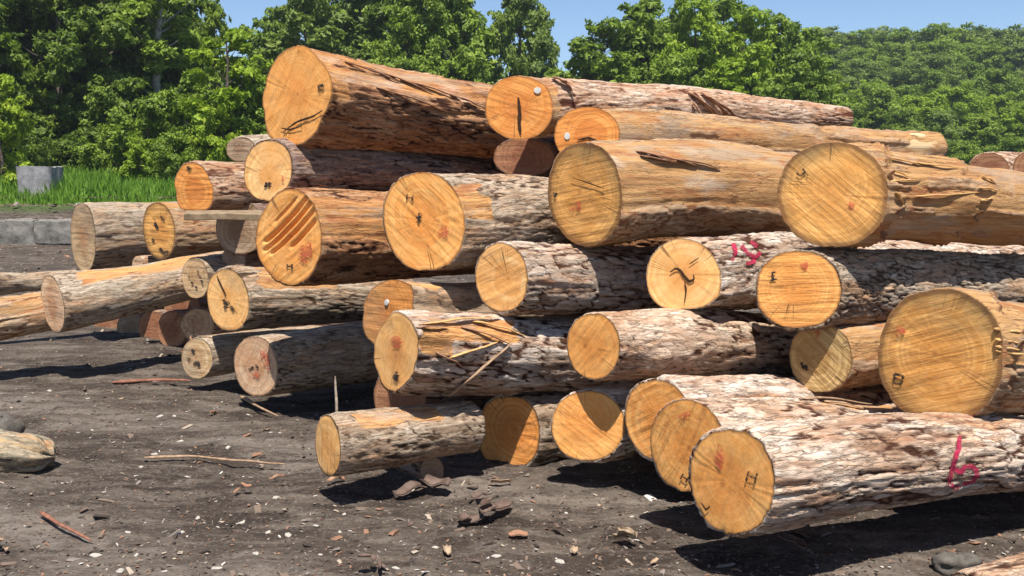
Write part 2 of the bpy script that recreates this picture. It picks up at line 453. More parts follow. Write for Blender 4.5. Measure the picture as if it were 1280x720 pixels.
    for _ in range(5):
        ks, kt, kr = rk.uniform(.3, max(.5, L * .8)), rk.uniform(0, 2 * math.pi), rk.uniform(.035, .075)
        dk = np.hypot(S - ks, ((th - kt + math.pi) % (2 * math.pi) - math.pi) * Rm * 1.2) / kr
        kn += np.exp(-dk ** 2) * kr * .32
    disp = (1 - bm) * amp * (hgt - .15 + .5 * cr) - bm * amp * .7 + kn * min(1, L / 3) + .034 * min(1, .5 + L / 6) * low + .0035 * fine * (1 - bm) + bm * .003 * fine
    if jag:
        near = np.exp(-np.maximum(S - A0[None, :], 0) / .05)
        disp = disp + near * jag * (vnoise(th * 14, 0, 1.3, seed) * .6 + vnoise(th * 40, 0, 2.3, seed) * .5)
    disp = disp * sst(-.02, .06, tt * L + .015)
    Rd = R + disp
    bow = np.random.default_rng(seed + 77).normal(0, .030, 4) * min(1.0, (L / 3.8) ** 2)
    bx_ = bow[0] * np.sin(math.pi * tt) + bow[1] * np.sin(2 * math.pi * tt); by_ = bow[2] * np.sin(math.pi * tt) + bow[3] * np.sin(2 * math.pi * tt)
    V = np.stack([np.cos(th) * Rd + bx_, np.sin(th) * Rd + by_, S], -1)
    G = V.copy()
    # end lip rings (bark thickness) + far end lip
    lip0 = np.stack([np.cos(TH) * R0 * .965, np.sin(TH) * R0 * .965, A0 + .004], 1)
    lip1 = np.stack([np.cos(TH) * (Rd[-1] - .012), np.sin(TH) * (Rd[-1] - .012), S[-1] - .002], 1)
    V = np.concatenate([lip0[None], V, lip1[None]], 0)
    attr = np.stack([hgt, bm, cr], -1)
    a0 = attr[0].copy(); a0[:, 0] *= .5
    attr = np.concatenate([a0[None], attr, attr[-1][None]], 0)
    me = mesh_np('bark', V.reshape(-1, 3), grid_faces(nL + 2, nA, True))
    put_attr(me, 'bk', attr.reshape(-1, 3))
    root = empty(name, P0)
    M = Matrix([[e1[0], e2[0], ax[0], P0[0]], [e1[1], e2[1], ax[1], P0[1]], [e1[2], e2[2], ax[2], P0[2]], [0, 0, 0, 1]])
    root.matrix_world = M
    tag(root, label, 'log', group)
    link('bark', me, BARK[bark], root)
    # sawn ends
    def cut(ring_r, ring_a, far_end, matname):
        nr = 40 if slits and not far_end else 22
        rho = np.linspace(0, 1, nr)[1:]
        rr, thh = np.meshgrid(rho, TH, indexing='ij')
        X = np.cos(thh) * ring_r[None] * rr; Y = np.sin(thh) * ring_r[None] * rr
        Z = ring_a[None] * rr
        # in-plane coordinates as seen from the camera: right / up
        if not far_end:
            W = np.stack([X, Y, Z], -1) @ np.stack([e1, e2, ax])
            sv = np.array([nf[1], -nf[0], 0]); sv /= np.linalg.norm(sv)
            uu, vv = W @ sv, W[..., 2]
        else: uu, vv = X, Y
        cs, sn = math.cos(math.radians(saw)), math.sin(math.radians(saw))
        fu, fv = uu * cs + vv * sn, -uu * sn + vv * cs
        rg = .004 * fbm(fu * 6, fv * 40, seed, seed, 3) + .005 * fbm(uu * 9, vv * 9, 4.2, seed + 8, 3)
        for (off, u0, u1, wd, dp) in (slits if not far_end else ()):
            prof_ = np.exp(-((fv - off - .15 * r0 * (fu / r0) ** 2 * .5) / wd) ** 2)
            rg = rg + dp * prof_ * sst(u0 - .03, u0 + .03, fu) * (1 - sst(u1 - .03, u1 + .03, fu))
        edge = 1 - sst(.9, 1, rr)
        Z = Z + rg * edge * (1 if not far_end else -1)
        Vc = np.concatenate([[[0, 0, float(rg[0].mean())]], np.stack([X, Y, Z], -1).reshape(-1, 3)])
        if far_end: Vc[0, 2] = ring_a.mean()
        tri = np.stack([np.zeros(nA, int), 1 + (np.arange(nA) + 1) % nA, 1 + np.arange(nA)], 1)
        q = grid_faces(nr - 1, nA, True, 1)
        if far_end: tri, q = tri[:, ::-1], q[:, ::-1]
        mc = mesh_np('cut_end', Vc, [tri, q])
        stn = np.zeros_like(rr)
        if stain is not None and not far_end:
            ang_, lo_, hi_, k_ = stain
            dv = (uu * math.cos(math.radians(ang_)) + vv * math.sin(math.radians(ang_))) / r0
            stn = sst(lo_, hi_, dv + .35 * fbm(uu * 14, vv * 14, 2, seed, 3)) * k_
        rd = np.clip(1 - rr / .5, 0, 1) * redspot
        at = np.stack([rr, stn, rd], -1).reshape(-1, 3)
        put_attr(mc, 'fc', np.concatenate([[[0, 0, redspot]], at]))
        put_vec(mc, 'fuv', np.concatenate([[[0, 0, 0]], np.stack([fu, fv, np.zeros_like(fu)], -1).reshape(-1, 3)]))
        return link('cut_end', mc, FACE[matname], root)
    ce = cut(R0 * .985, A0, False, face)
    cut(Rd[-1] - .006, S[-1], True, endface)
    info = dict(P0=P0, nf=nf, R=np.stack([e1, e2, ax]), G=G, TH=TH, root=root, ce=ce, r0=r0, d=d)
    LOGS[key] = info
    for mk in marks: face_mark(info, *mk)
    return info

def hash_str(s):
    v = 7
    for ch in s: v = (v * 131 + ord(ch)) % 1000003
    return v
def on_face(info, px, py, lift=.004):
    r = ray(px, py); nf = info['nf']
    P = CAM + r * (((info['P0'] - CAM) @ nf) / (r @ nf)) - nf * lift
    return info['R'] @ (P - info['P0'])
def face_mark(info, kind, *a):
    """marks lying on the sawn end, given where they sit on it"""
    if kind == 'blot':           # px,py,w,h,rot
        px, py, w, h, rot = a
        n = 26; th = np.linspace(0, 2 * math.pi, n, endpoint=False)
        k = 1 + .35 * fbm(np.cos(th) * 1.7, np.sin(th) * 1.7, px * .37, 5, 3) * 2
        pts = [on_face(info, px, py, .009)]
        for f in (.5, 1.0):
            for t_, kk in zip(th, k):
                x, y = w / 2 * math.cos(t_) * kk * f, h / 2 * math.sin(t_) * kk * f
                c, s = math.cos(math.radians(rot)), math.sin(math.radians(rot))
                pts.append(on_face(info, px + x * c - y * s, py + x * s + y * c, .009 - .002 * f))
        tri = [(0, 1 + i, 1 + (i + 1) % n) for i in range(n)]
        q = [(1 + i, 1 + n + i, 1 + n + (i + 1) % n, 1 + (i + 1) % n) for i in range(n)]
        link('paint_mark', mesh_np('paint_mark', pts, [np.array(tri), np.array(q)]), M_RED, info['ce'])
    elif kind == 'white':
        px, py, w, h = a
        n = 14; pts = [on_face(info, px, py, .009)]
        for i in range(n):
            t_ = 2 * math.pi * i / n
            pts.append(on_face(info, px + w / 2 * math.cos(t_), py + h / 2 * math.sin(t_), .008))
        for i in range(n):
            t_ = 2 * math.pi * i / n
            pts.append(on_face(info, px + w / 2 * math.cos(t_), py + h / 2 * math.sin(t_), .0))
        tri = [(0, 1 + i, 1 + (i + 1) % n) for i in range(n)]
        q = [(1 + i, 1 + n + i, 1 + n + (i + 1) % n, 1 + (i + 1) % n) for i in range(n)]
        link('tag', mesh_np('tag', pts, [np.array(tri), np.array(q)], False), M_WHITE, info['ce'])
    elif kind == 'dots':
        for st in a[0]:
            before = set(info['ce'].children)
            face_mark(info, 'line', [st], a[1])
            for o in info['ce'].children:
                if o not in before: o.name = 'knot_hole'; o.data.name = 'knot_hole'
    elif kind in ('line', 'crack'):   # list of strokes, each polyline in px, with width in px
        strokes, wd = a
        V, Q = [], []
        for st in strokes:
            st = np.array(st, float)
            # smooth
            tt = np.linspace(0, len(st) - 1, 6 * (len(st) - 1) + 1)
            sx = np.interp(tt, range(len(st)), st[:, 0]); sy = np.interp(tt, range(len(st)), st[:, 1])
            if len(st) > 3:
                for _ in range(3):
                    sx[1:-1] = (sx[:-2] + 2 * sx[1:-1] + sx[2:]) / 4; sy[1:-1] = (sy[:-2] + 2 * sy[1:-1] + sy[2:]) / 4
            dx, dy = np.gradient(sx), np.gradient(sy); ln = np.hypot(dx, dy) + 1e-6
            nx, ny = -dy / ln, dx / ln
            b = len(V)
            for i in range(len(sx)):
                k = wd / 2 * (.8 + .4 * random.random())
                if kind == 'crack': k *= .35 + .65 * math.sin(math.pi * (i + .6) / (len(sx) + .2))
                for s_, lf in ((-1, .0075), (0, .0095), (1, .0075)):
                    V.append(on_face(info, sx[i] + nx[i] * k * s_, sy[i] + ny[i] * k * s_, lf))
            m = len(sx)
            for i in range(m - 1):
                for k in (0, 1):
                    p = b + i * 3 + k
                    Q.append((p, p + 1, p + 4, p + 3))
        nm = 'crack' if kind == 'crack' else 'stamp'
        link(nm, mesh_np(nm, V, np.array(Q)), M_CRACK if kind == 'crack' else M_INK, info['ce'])
def H(px, py, s=10, rot=0, hgt=None):
    """an H-shaped hammer stamp: three strokes"""
    g = (hgt or s) / 2; w = s / 2
    c, n = math.cos(math.radians(rot)), math.sin(math.radians(rot))
    f = lambda x, y: (px + x * c - y * n, py + x * n + y * c)
    return ('line', [[f(-w, -g), f(-w, g)], [f(w, -g), f(w, g)], [f(-w, 0), f(w, 0)]], max(2.2, s * .24))
def bark_paint(info, strokes, wd, mat=None, name='paint_mark'):
    """paint sprayed on the bark: ribbons that follow the displaced bark surface"""
    G, R, P0 = info['G'], info['R'], info['P0']
    nL, nA = G.shape[:2]
    W = G.reshape(-1, 3) @ R + P0
    q = W - CAM; z = q @ FW
    PX = 640 + F * (q @ RT) / z; PY = 360 - F * (q @ UPV) / z
    nrm = np.stack([np.cos(info['TH']), np.sin(info['TH']), 0 * info['TH']], 1) @ R
    facing = (np.tile(nrm, (nL, 1)) * q).sum(1) < 0
    V, Q = [], []
    for st in strokes:
        st = np.array(st, float); tt = np.linspace(0, len(st) - 1, 8 * (len(st) - 1) + 1)
        sx = np.interp(tt, range(len(st)), st[:, 0]); sy = np.interp(tt, range(len(st)), st[:, 1])
        for _ in range(3):
            sx[1:-1] = (sx[:-2] + 2 * sx[1:-1] + sx[2:]) / 4; sy[1:-1] = (sy[:-2] + 2 * sy[1:-1] + sy[2:]) / 4
        dx, dy = np.gradient(sx), np.gradient(sy); ln = np.hypot(dx, dy) + 1e-6
        nx, ny = -dy / ln, dx / ln
        b = len(V)
        for i in range(len(sx)):
            k = wd / 2 * (.75 + .5 * random.random())
            for s_ in (-1, -.33, .33, 1):
                X, Y = sx[i] + nx[i] * k * s_, sy[i] + ny[i] * k * s_
                dd = np.where(facing, (PX - X) ** 2 + (PY - Y) ** 2, 1e9)
                idx = np.argpartition(dd, 4)[:4]
                wt = 1 / (dd[idx] + .05); wt /= wt.sum()
                p = (W[idx] * wt[:, None]).sum(0); nn = nrm[idx[0] % nA]
                # keep the exact view line at that distance, raised off the bark
                V.append(R @ (p + nn * .006 - P0))
        for i in range(len(sx) - 1):
            for k in range(3):
                p = b + i * 4 + k
                Q.append((p, p + 1, p + 5, p + 4))
    return link(name, mesh_np(name, V, np.array(Q)), mat or M_PINK, info['root'])

# --- right and centre of the pile
make_log('A1', (915, 601), 4.0, (104, 132), (1280, 566, 43), 'nearest log, lower right, jagged-edged orange end and crimson squiggle on its pale bark',
         az=64, L=4.0, tilt=8, jag=.016, amp=.012, cell=(.048, .24), saw=70, face='orange', res=.008,
         marks=[('blot', 900, 572, 11, 30, 0), H(941, 596, 11, 15, 13), ('crack', [[(878, 628), (884, 637), (889, 632)]], 2.5)])
bark_paint(LOGS['A1'], [[(1199, 545), (1197, 560), (1192, 575), (1187, 592), (1186, 604), (1192, 609), (1199, 606)],
                        [(1190, 585), (1199, 590), (1206, 582), (1216, 583), (1221, 592), (1214, 602), (1202, 604)]], 6)
make_log('A2', (859, 557), 4.45, (92, 116), (1100, 554, 44), 'middle log of the lower right trio, scored orange end with a red smear on top',
         az=60, L=3.8, tilt=10, amp=.011, saw=65, face='lined', jag=.008, res=.008, bare=[(1.0, 95, .35, 30)],
         marks=[('blot', 858, 519, 16, 9, -35), H(857, 597, 8, 30)])
make_log('A3', (823, 525), 4.95, (82, 102), (985, 520, 44), 'rearmost log of the lower right trio, plain orange end and whitish flaking bark',
         az=57, L=3.8, tilt=10, amp=.011, saw=30, face='orange', res=.009)
make_log('A4', (735, 532), 5.2, (91, 88), None, 'low log with a clean round orange end partly in the shade of the log above',
         az=54, L=3.8, saw=-35, face='orange', maxcut=38)
make_log('A5', (636, 540), 5.7, (76, 90), None, 'low log with its brown end wholly in shade, beside the pale log jutting out left',
         az=54, L=3.8, face='deep', bark='furrow', sup=2.6)
make_log('A6', (410, 557), 4.95, (31, 76), (588, 532, 31), 'whitish-barked log jutting out furthest at the bottom of the pile, bare orange patch on top',
         az=52, L=None, tilt=4, bark='furrow', amp=.006, cell=(.022, .09), face='yellow', bare=[(.34, 62, .22, 22)], saw=80)
make_log('B1', (497, 440), 5.1, (58, 100), (715, 440, 49), 'log with a slanting pointed yellow end, torn bark and a loose strip leaning on it',
         az=52, L=3.8, poly=[(492, 389), (505, 392), (518, 408), (522, 432), (518, 455), (508, 478), (494, 491), (482, 486), (473, 465), (468, 440), (472, 418), (480, 402)],
         amp=.010, face='yellow', bare=[(.42, 42, .30, 20), (.12, 25, .12, 25)], bark='platy', redspot=.5, saw=70,
         marks=[('blot', 497, 428, 14, 13, 20), ('line', [[(493, 474), (497, 464)], [(496, 476), (499, 468)], [(493, 470), (499, 471)]], 4)])
make_log('B2', (742, 433), 5.05, (65, 83), (985, 437, 38), 'slim log with plain oval orange end and flaky white bark, above the round shaded end',
         az=53, L=3.7, amp=.010, face='orange', tilt=3, saw=50)
make_log('B3', (1026, 447), 5.2, (78, 87), (1105, 441, 40), 'log with a greenish ribbed saw-cut end tucked under the bright ribbed orange one',
         az=54, L=3.6, bark='tan', face='olivelined', bare=[(.5, 60, .6, 60)], saw=-38, tilt=8, jag=.006, stain=(90, -.4, 1.0, .5), amp=.007,
         marks=[('blot', 1022, 417, 6, 14, 0), ('line', [[(1002, 453), (1006, 462)], [(1007, 456), (1010, 463)], [(1003, 459), (1010, 458)]], 3.2)])
make_log('B4', (1176, 445), 4.5, (157, 170), (1280, 456, 80), 'very large log with round tawny end at the right of the pile, splintered right edge',
         az=60, L=4.2, bark='tan', face='olive', bare='all', keep=[(2, -40, 3, 40)], saw=20, stain=(60, .35, 1.1, .85), maxcut=40, res=.009,
         prof=[(-1, 1), (.17, 1.0), (.195, .90), (5, .88)], tilt=0, wob=.015,
         marks=[('blot', 1125, 414, 17, 12, 0), ('line', [[(1119, 467), (1119, 479)], [(1119, 467), (1130, 470)], [(1130, 470), (1127, 480)], [(1119, 479), (1127, 480)]], 3)])
make_log('B0', (487, 393), 5.7, (62, 92), (600, 384, 36), 'log with a squared brown end and grey side, half hidden behind the slanting pointed one',
         az=53, L=3.6, poly=[(470, 356), (492, 349), (514, 356), (516, 380), (512, 410), (500, 438), (474, 434), (458, 422), (454, 392), (458, 370)],
         bark='smooth', face='deep', bare=[(.1, 80, .15, 40)], amp=.004, stain=(180, -.2, .6, .4), marks=[('white', 484, 378, 5, 7)])
make_log('C1', (627, 347), 5.4, (65, 87), (815, 352, 38), 'log with oval yellow-orange end and curled whitish bark flakes, in middle of the pile',
         az=53, L=3.7, tilt=4, amp=.013, cell=(.05, .16), face='yellow', saw=25)
make_log('C2', (855, 343), 5.3, (95, 92), (1005, 338, 38), 'log with a three-sided yellow end bearing a dark curled crack, pink paint on its bark',
         az=54, L=3.7, poly=[(808, 350), (812, 325), (828, 307), (848, 298), (868, 300), (886, 312), (898, 333), (902, 355), (898, 372), (880, 383), (855, 387), (832, 387), (816, 375)],
         amp=.011, face='yellow', maxcut=36, redspot=.35, saw=60,
         marks=[('crack', [[(838, 340), (845, 335), (851, 338), (856, 346), (862, 352), (868, 349), (867, 343)]], 3.6), ('crack', [[(856, 352), (858, 362), (856, 378)]], 2.0),
                ('crack', [[(862, 330), (874, 322)]], 1.5)])
bark_paint(LOGS['C2'], [[(916, 305), (919, 316), (914, 326)], [(926, 308), (934, 318), (944, 322), (950, 316)], [(932, 330), (944, 326)], [(938, 303), (946, 309)]], 5)
make_log('C3', (998, 362), 5.1, (107, 97), (1280, 351, 42), 'log with level-ribbed orange end and furrowed grey bark, right of the curled-crack end',
         az=56, L=4.0, bark='furrow', amp=.012, cell=(.026, .12), face='lined', maxcut=40, saw=4, res=.008,
         marks=[('blot', 1005, 332, 9, 12, 10), H(966, 345, 9, 80, 9)])
make_log('D1', (361, 297), 6.2, (82, 122), (500, 299, 54), 'log with a slanted end deeply scored by four dark diagonal saw slits, dull red spot',
         az=52, L=3.8, poly=[(352, 238), (372, 236), (388, 248), (398, 272), (401, 300), (396, 328), (384, 348), (366, 358), (348, 352), (332, 336), (321, 312), (321, 288), (330, 262)],
         bark='orange', face='orange', amp=.010, bare=[(.30, 26, .42, 30)], saw=35, res=.009,
         slits=[(.09, -.2, .3, .010, .035), (.045, -.24, .3, .009, .035), (-.002, -.2, .28, .009, .03), (-.055, -.02, .25, .010, .03), (.15, -.05, .2, .006, .02)],
         marks=[('blot', 382, 315, 17, 27, 8), H(363, 333, 6, 0)])
make_log('D2', (530, 277), 5.65, (101, 125), (690, 264, 47), 'log with a big round orange end, two small black stamps, bare notch beside it',
         az=53, L=3.8, tilt=10, bark='furrow', amp=.007, cell=(.028, .10), face='orange', bare=[(.08, 30, .22, 26), (.22, 24, .10, 12)], saw=-38, maxcut=35, res=.009,
         marks=[H(513, 247, 7, 10), ('line', [[(525, 266), (524, 278)], [(521, 272), (528, 271)]], 3), ('blot', 555, 290, 12, 14, 0)])
make_log('D3', (732, 243), 5.5, (92, 131), (985, 251, 57), 'thick smooth debarked log with a tall yellowish oval end, red dab in its middle',
         az=54, L=3.6, tilt=4, bark='tan', face='olive', bare='all', keep=[(.9, 95, .55, 14), (2.2, 90, .5, 9), (1.5, -40, 2, 22)], stain=(75, .3, 1.1, .8), saw=10, seed=412, res=.009, wob=.012,
         marks=[('blot', 723, 258, 9, 12, 0), ('blot', 716, 261, 10, 6, 0), ('line', [[(693, 240), (695, 248)], [(697, 241), (695, 246)]], 3), ('crack', [[(716, 222), (735, 228), (757, 236)]], 1.4)])
make_log('D4', (1041, 243), 5.0, (139, 132), (1280, 253, 66), 'log with a huge round golden end streaked by slanting saw lines, split shoulder behind it',
         az=57, L=4.0, bark='tan', face='olive', bare='all', saw=-40, stain=(120, .45, 1.1, .8), maxcut=42, res=.009, wob=.012,
         prof=[(-1, 1), (.24, 1.0), (.27, .86), (.95, .855), (.975, .79), (5, .77)],
         marks=[H(1003, 218, 9, -35, 11), ('blot', 1063, 259, 12, 13, 0)])
make_log('E1', (335, 213), 6.4, (60, 76), (615, 219, 26), 'dark-barked log with a ragged yellow-orange end, lying directly under the big topmost log',
         az=53, L=3.8, tilt=-6, bark='dark', face='yellow', amp=.008, jag=.006, saw=60,
         marks=[('line', [[(332, 234), (335, 228)], [(336, 233), (339, 228)]], 4), ('blot', 356, 222, 6, 12, 0)])
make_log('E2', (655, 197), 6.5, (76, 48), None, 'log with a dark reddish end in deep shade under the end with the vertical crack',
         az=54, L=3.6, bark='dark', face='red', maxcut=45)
make_log('E3', (734, 169), 6.0, (82, 72), (1168, 186, 21), 'long smooth log with a rust-orange end and white dot, reaching far right along the top',
         az=53, L=3.8, bark='tan', face='deep', bare='all', keep=[(1.2, 80, .12, 30), (3.0, 95, .6, 16), (1.5, -38, 2, 20), (2.4, 30, .3, 12)], saw=10, maxcut=45, wob=.012,
         marks=[('white', 709, 170, 7, 9), ('crack', [[(722, 175), (735, 172), (748, 177)]], 3)])
make_log('E4', (649, 135), 6.1, (85, 81), (1050, 148, 15), 'topmost log right of centre, orange end with a vertical crack under a white dot',
         az=53, L=3.3, bark='red', face='deep', amp=.009, cell=(.05, .26), bare=[(.08, 20, .14, 100)], saw=-20, maxcut=45,
         marks=[('white', 672, 113, 9, 8), ('crack', [[(648, 122), (650, 140), (649, 155), (651, 168)]], 5)])
make_log('F', (371, 118), 6.3, (88, 124), (612, 150, 43), 'largest log on top of the pile, flared butt end facing left, bark mostly stripped',
         az=54, L=3.4, flare=2.2, poly=[(362, 58), (382, 56), (396, 70), (408, 84), (416, 104), (412, 128), (402, 148), (394, 168), (378, 181), (352, 182), (338, 172), (331, 142), (332, 108), (341, 80)],
         bark='orange', face='orange', bare='all', keep=[(1.0, 100, .9, 12), (2.0, 95, 1.2, 10), (1.3, -45, 1.7, 58), (1.6, 48, .5, 9), (.45, 5, .3, 16), (1.1, 10, .4, 10)], amp=.014, saw=60, res=.010,
         marks=[('dots', [[(399, 106), (401, 113)], [(403, 105), (404, 111)]], 4), ('crack', [[(355, 165), (372, 152), (392, 146), (404, 138)]], 2.6), ('crack', [[(352, 160), (362, 162), (378, 158)]], 2)])
make_log('G1', (1236, 214), 8.4, (52, 46), None, 'reddish log top just showing behind the split-shouldered log at the right edge', az=54, L=2.6, bark='red', face='red', maxcut=40)
make_log('G2', (1292, 213), 7.4, (52, 50), None, 'rusty log end cut off by the right edge of the view, above the split-shouldered log', az=54, L=2.6, bark='red', face='red', maxcut=40)
make_log('G3', (985, 236), 7.4, (50, 50), None, 'log buried behind the big golden end under the long smooth log', az=54, L=2.6, bark='tan', face='pale')
# --- left of the pile
LG = 'weathered logs in the looser pile on the left'
make_log('C0', (285, 375), 7.3, (52, 78), (475, 379, 28), 'log with a yellowish oval end, small dark knots in its centre, under the slit-scored end',
         az=53, L=3.6, bark='furrow', face='yellow', amp=.006, tilt=8, bare=[(.5, 55, .35, 35)], group=LG, saw=60, stain=(60, -.1, .9, .4),
         marks=[('crack', [[(272, 345), (278, 358), (284, 370)]], 2), ('dots', [[(280, 374), (284, 380), (288, 378)], [(289, 383), (293, 388)], [(281, 383), (284, 386)]], 4)])
make_log('L12', (320, 458), 6.9, (54, 76), (465, 439, 39), 'pale weathered log with a faded red streak on its slanting end, low at the left',
         az=52, L=3.4, bark='furrow', face='pink', amp=.006, cell=(.03, .12), group=LG, tilt=10, saw=60,
         marks=[('blot', 333, 450, 10, 28, -25), ('blot', 322, 468, 9, 9, 0), ('dots', [[(312, 462), (318, 458)], [(320, 456), (324, 460)]], 3)])
make_log('L11', (246, 448), 7.6, (39, 50), (325, 442, 24), 'small log with a greyish knotty end touching the ground, left of the red-streaked one',
         az=53, L=3.0, bark='smooth', face='pale', amp=.004, group=LG, stain=(200, -.4, .7, .5),
         marks=[('dots', [[(240, 437), (244, 440)], [(243, 455), (248, 452), (250, 458)], [(236, 447), (238, 450)]], 4)])
make_log('L10', (247, 406), 8.6, (42, 40), (300, 402, 18), 'short round reddish log end between the yellow knotted end and the small ground log',
         az=54, L=2.6, bark='red', face='pink', amp=.005, group=LG, maxcut=40)
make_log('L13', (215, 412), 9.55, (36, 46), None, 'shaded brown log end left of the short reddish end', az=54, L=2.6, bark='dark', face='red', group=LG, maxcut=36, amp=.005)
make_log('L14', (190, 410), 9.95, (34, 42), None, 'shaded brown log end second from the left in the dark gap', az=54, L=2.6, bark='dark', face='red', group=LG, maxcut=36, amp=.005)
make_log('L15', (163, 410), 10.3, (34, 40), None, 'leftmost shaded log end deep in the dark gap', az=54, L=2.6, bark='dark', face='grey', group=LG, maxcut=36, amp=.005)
make_log('L7', (244, 348), 8.3, (33, 51), (300, 344, 22), 'slim log with a pale end dotted by several dark knots, beside the long grey log',
         az=53, L=2.8, bark='smooth', face='pale', amp=.004, group=LG, tilt=6,
         marks=[('dots', [[(247, 338), (249, 341)], [(240, 352), (242, 355)], [(245, 358), (247, 360)], [(253, 350), (254, 354)], [(236, 345), (238, 347)], [(250, 345), (252, 348)]], 2.4)])
make_log('L6', (66, 380), 7.9, (27, 72), (235, 352, 27), 'long light grey log with a narrow slanting end, sticking out at the far left',
         az=52, L=3.0, bark='smooth', face='pink', amp=.004, cell=(.03, .10), tilt=10, group=LG, bare=[(.7, 70, .5, 26)])
make_log('L5', (104, 297), 9.5, (31, 87), (185, 293, 41), 'stout brownish log with a tall narrow end, in front of the concrete blocks',
         az=52, L=3.2, bark='smooth', face='pale', amp=.006, tilt=3, group=LG, stain=(60, -.1, .8, .5), redspot=.4)
make_log('L4', (199, 288), 9.0, (40, 72), (255, 289, 34), 'log with a knot-scarred yellow end and pale sap, beside the flat board',
         az=53, L=3.2, bark='tan', face='olive', amp=.006, tilt=6, group=LG, bare=[(.2, 80, .3, 30)],
         marks=[('dots', [[(194, 278), (198, 286)], [(200, 310), (206, 316), (212, 314)], [(191, 298), (193, 302)], [(202, 270), (206, 276)]], 3.2)])
make_log('L1', (243, 233), 8.0, (47, 65), (312, 228, 28), 'log with a rust-orange rounded end and whitish bark, resting on the board at upper left',
         az=53, L=3.0, bark='red', face='deep', amp=.007, group=LG, jag=.004, marks=[('dots', [[(235, 208), (238, 212)], [(236, 212), (240, 209)]], 4)],
         poly=[(222, 215), (230, 205), (240, 203), (254, 210), (262, 225), (266, 244), (262, 260), (240, 263), (226, 261), (221, 240)])
make_log('L2', (301, 187), 9.0, (36, 30), (345, 186, 14), 'small log with a dull end peeping out under the big topmost butt', az=53, L=2.6, bark='smooth', face='grey', amp=.004, group=LG)
make_log('L8', (-70, 412), 7.75, (28, 62), (98, 382, 24), 'tan barkless log entering from the left edge behind the long grey log', az=53, L=None, bark='tan', face='pale', bare='all', keep=[(1, -30, 2, 40)], group=LG)
make_log('L9', (-60, 358), 9.2, (14, 30), (95, 346, 11), 'thin pale log lying behind the tan barkless one at the left edge', az=53, L=2.6, bark='smooth', face='pale', amp=.004, group=LG)
make_log('L16', (172, 332), 9.3, (14, 24), (300, 323, 11), 'thin pinkish log lying on top of the long grey log', az=55, L=2.4, bark='red', face='pink', amp=.004, group=LG)
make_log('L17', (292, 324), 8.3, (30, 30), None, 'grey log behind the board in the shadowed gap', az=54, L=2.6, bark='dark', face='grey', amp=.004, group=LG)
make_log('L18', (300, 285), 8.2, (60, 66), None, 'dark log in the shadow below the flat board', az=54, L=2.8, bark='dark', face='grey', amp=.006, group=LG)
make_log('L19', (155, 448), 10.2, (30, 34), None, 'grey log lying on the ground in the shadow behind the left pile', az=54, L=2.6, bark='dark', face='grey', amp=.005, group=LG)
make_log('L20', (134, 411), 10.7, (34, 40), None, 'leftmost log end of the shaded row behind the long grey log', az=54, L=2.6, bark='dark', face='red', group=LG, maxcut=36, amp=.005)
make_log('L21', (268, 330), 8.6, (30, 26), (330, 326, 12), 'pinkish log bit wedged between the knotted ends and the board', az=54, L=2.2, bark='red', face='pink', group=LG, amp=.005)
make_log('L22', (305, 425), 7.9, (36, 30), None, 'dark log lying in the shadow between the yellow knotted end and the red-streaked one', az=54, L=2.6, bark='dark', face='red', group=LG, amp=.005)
make_log('L23', (112, 408), 11.2, (40, 44), None, 'dim log end added to darken the gap, farthest left beyond the shaded row', az=54, L=2.6, bark='dark', face='red', group=LG, maxcut=36, amp=.005)  # added dark log, makes the lower-left gap look more shaded
make_log('L24', (228, 386), 9.9, (46, 46), None, 'dark log added to deepen the shade behind the shaded row, under the long grey log', az=54, L=2.6, bark='dark', face='red', group=LG, maxcut=36, amp=.005)  # added dark log, fills the gap under the long grey log with darkness
make_log('L25', (180, 378), 10.6, (46, 42), None, 'dark log added for shade on the back of the shaded row, below the long grey log', az=54, L=2.6, bark='dark', face='red', group=LG, maxcut=36, amp=.005)  # added dark log, deepens the shade of the same gap
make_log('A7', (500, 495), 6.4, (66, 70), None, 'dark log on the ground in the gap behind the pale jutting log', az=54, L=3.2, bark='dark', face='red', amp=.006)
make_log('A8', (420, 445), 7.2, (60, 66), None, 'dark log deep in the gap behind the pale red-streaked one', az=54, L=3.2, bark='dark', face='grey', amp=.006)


BARK['mossy'] = bark_material('bark_mossy', [(.07, .075, .05), (.14, .14, .10), (.22, .21, .16), (.34, .31, .24)], (.05, .04, .03), inner=(.30, .20, .09), bareA=(.55, .42, .20), bareB=(.30, .21, .10))
make_log('K2', (1200, 780), 3.2, (84, 126), (1400, 729, 58), 'pale-barked log cut off by the bottom right corner', az=62, L=2.2, bark='platy', amp=.006, face='pale', group='stray logs on the open ground')
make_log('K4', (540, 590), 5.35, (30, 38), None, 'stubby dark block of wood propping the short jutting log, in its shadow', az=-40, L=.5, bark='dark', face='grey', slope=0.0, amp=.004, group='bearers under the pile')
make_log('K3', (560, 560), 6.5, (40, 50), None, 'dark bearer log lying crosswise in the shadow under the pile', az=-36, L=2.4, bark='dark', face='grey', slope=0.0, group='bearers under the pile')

def surf_pt(key, px, py, lift=.01):
    i = LOGS[key]
    W = i['G'].reshape(-1, 3) @ i['R'] + i['P0']
    q = W - CAM; z = q @ FW
    X = 640 + F * (q @ RT) / z; Y = 360 - F * (q @ UPV) / z
    nrm = np.tile(np.stack([np.cos(i['TH']), np.sin(i['TH']), 0 * i['TH']], 1) @ i['R'], (i['G'].shape[0], 1))
    dd = np.where((nrm * q).sum(1) < 0, (X - px) ** 2 + (Y - py) ** 2, 1e9)
    k = int(np.argmin(dd))
    return W[k] + nrm[k] * lift

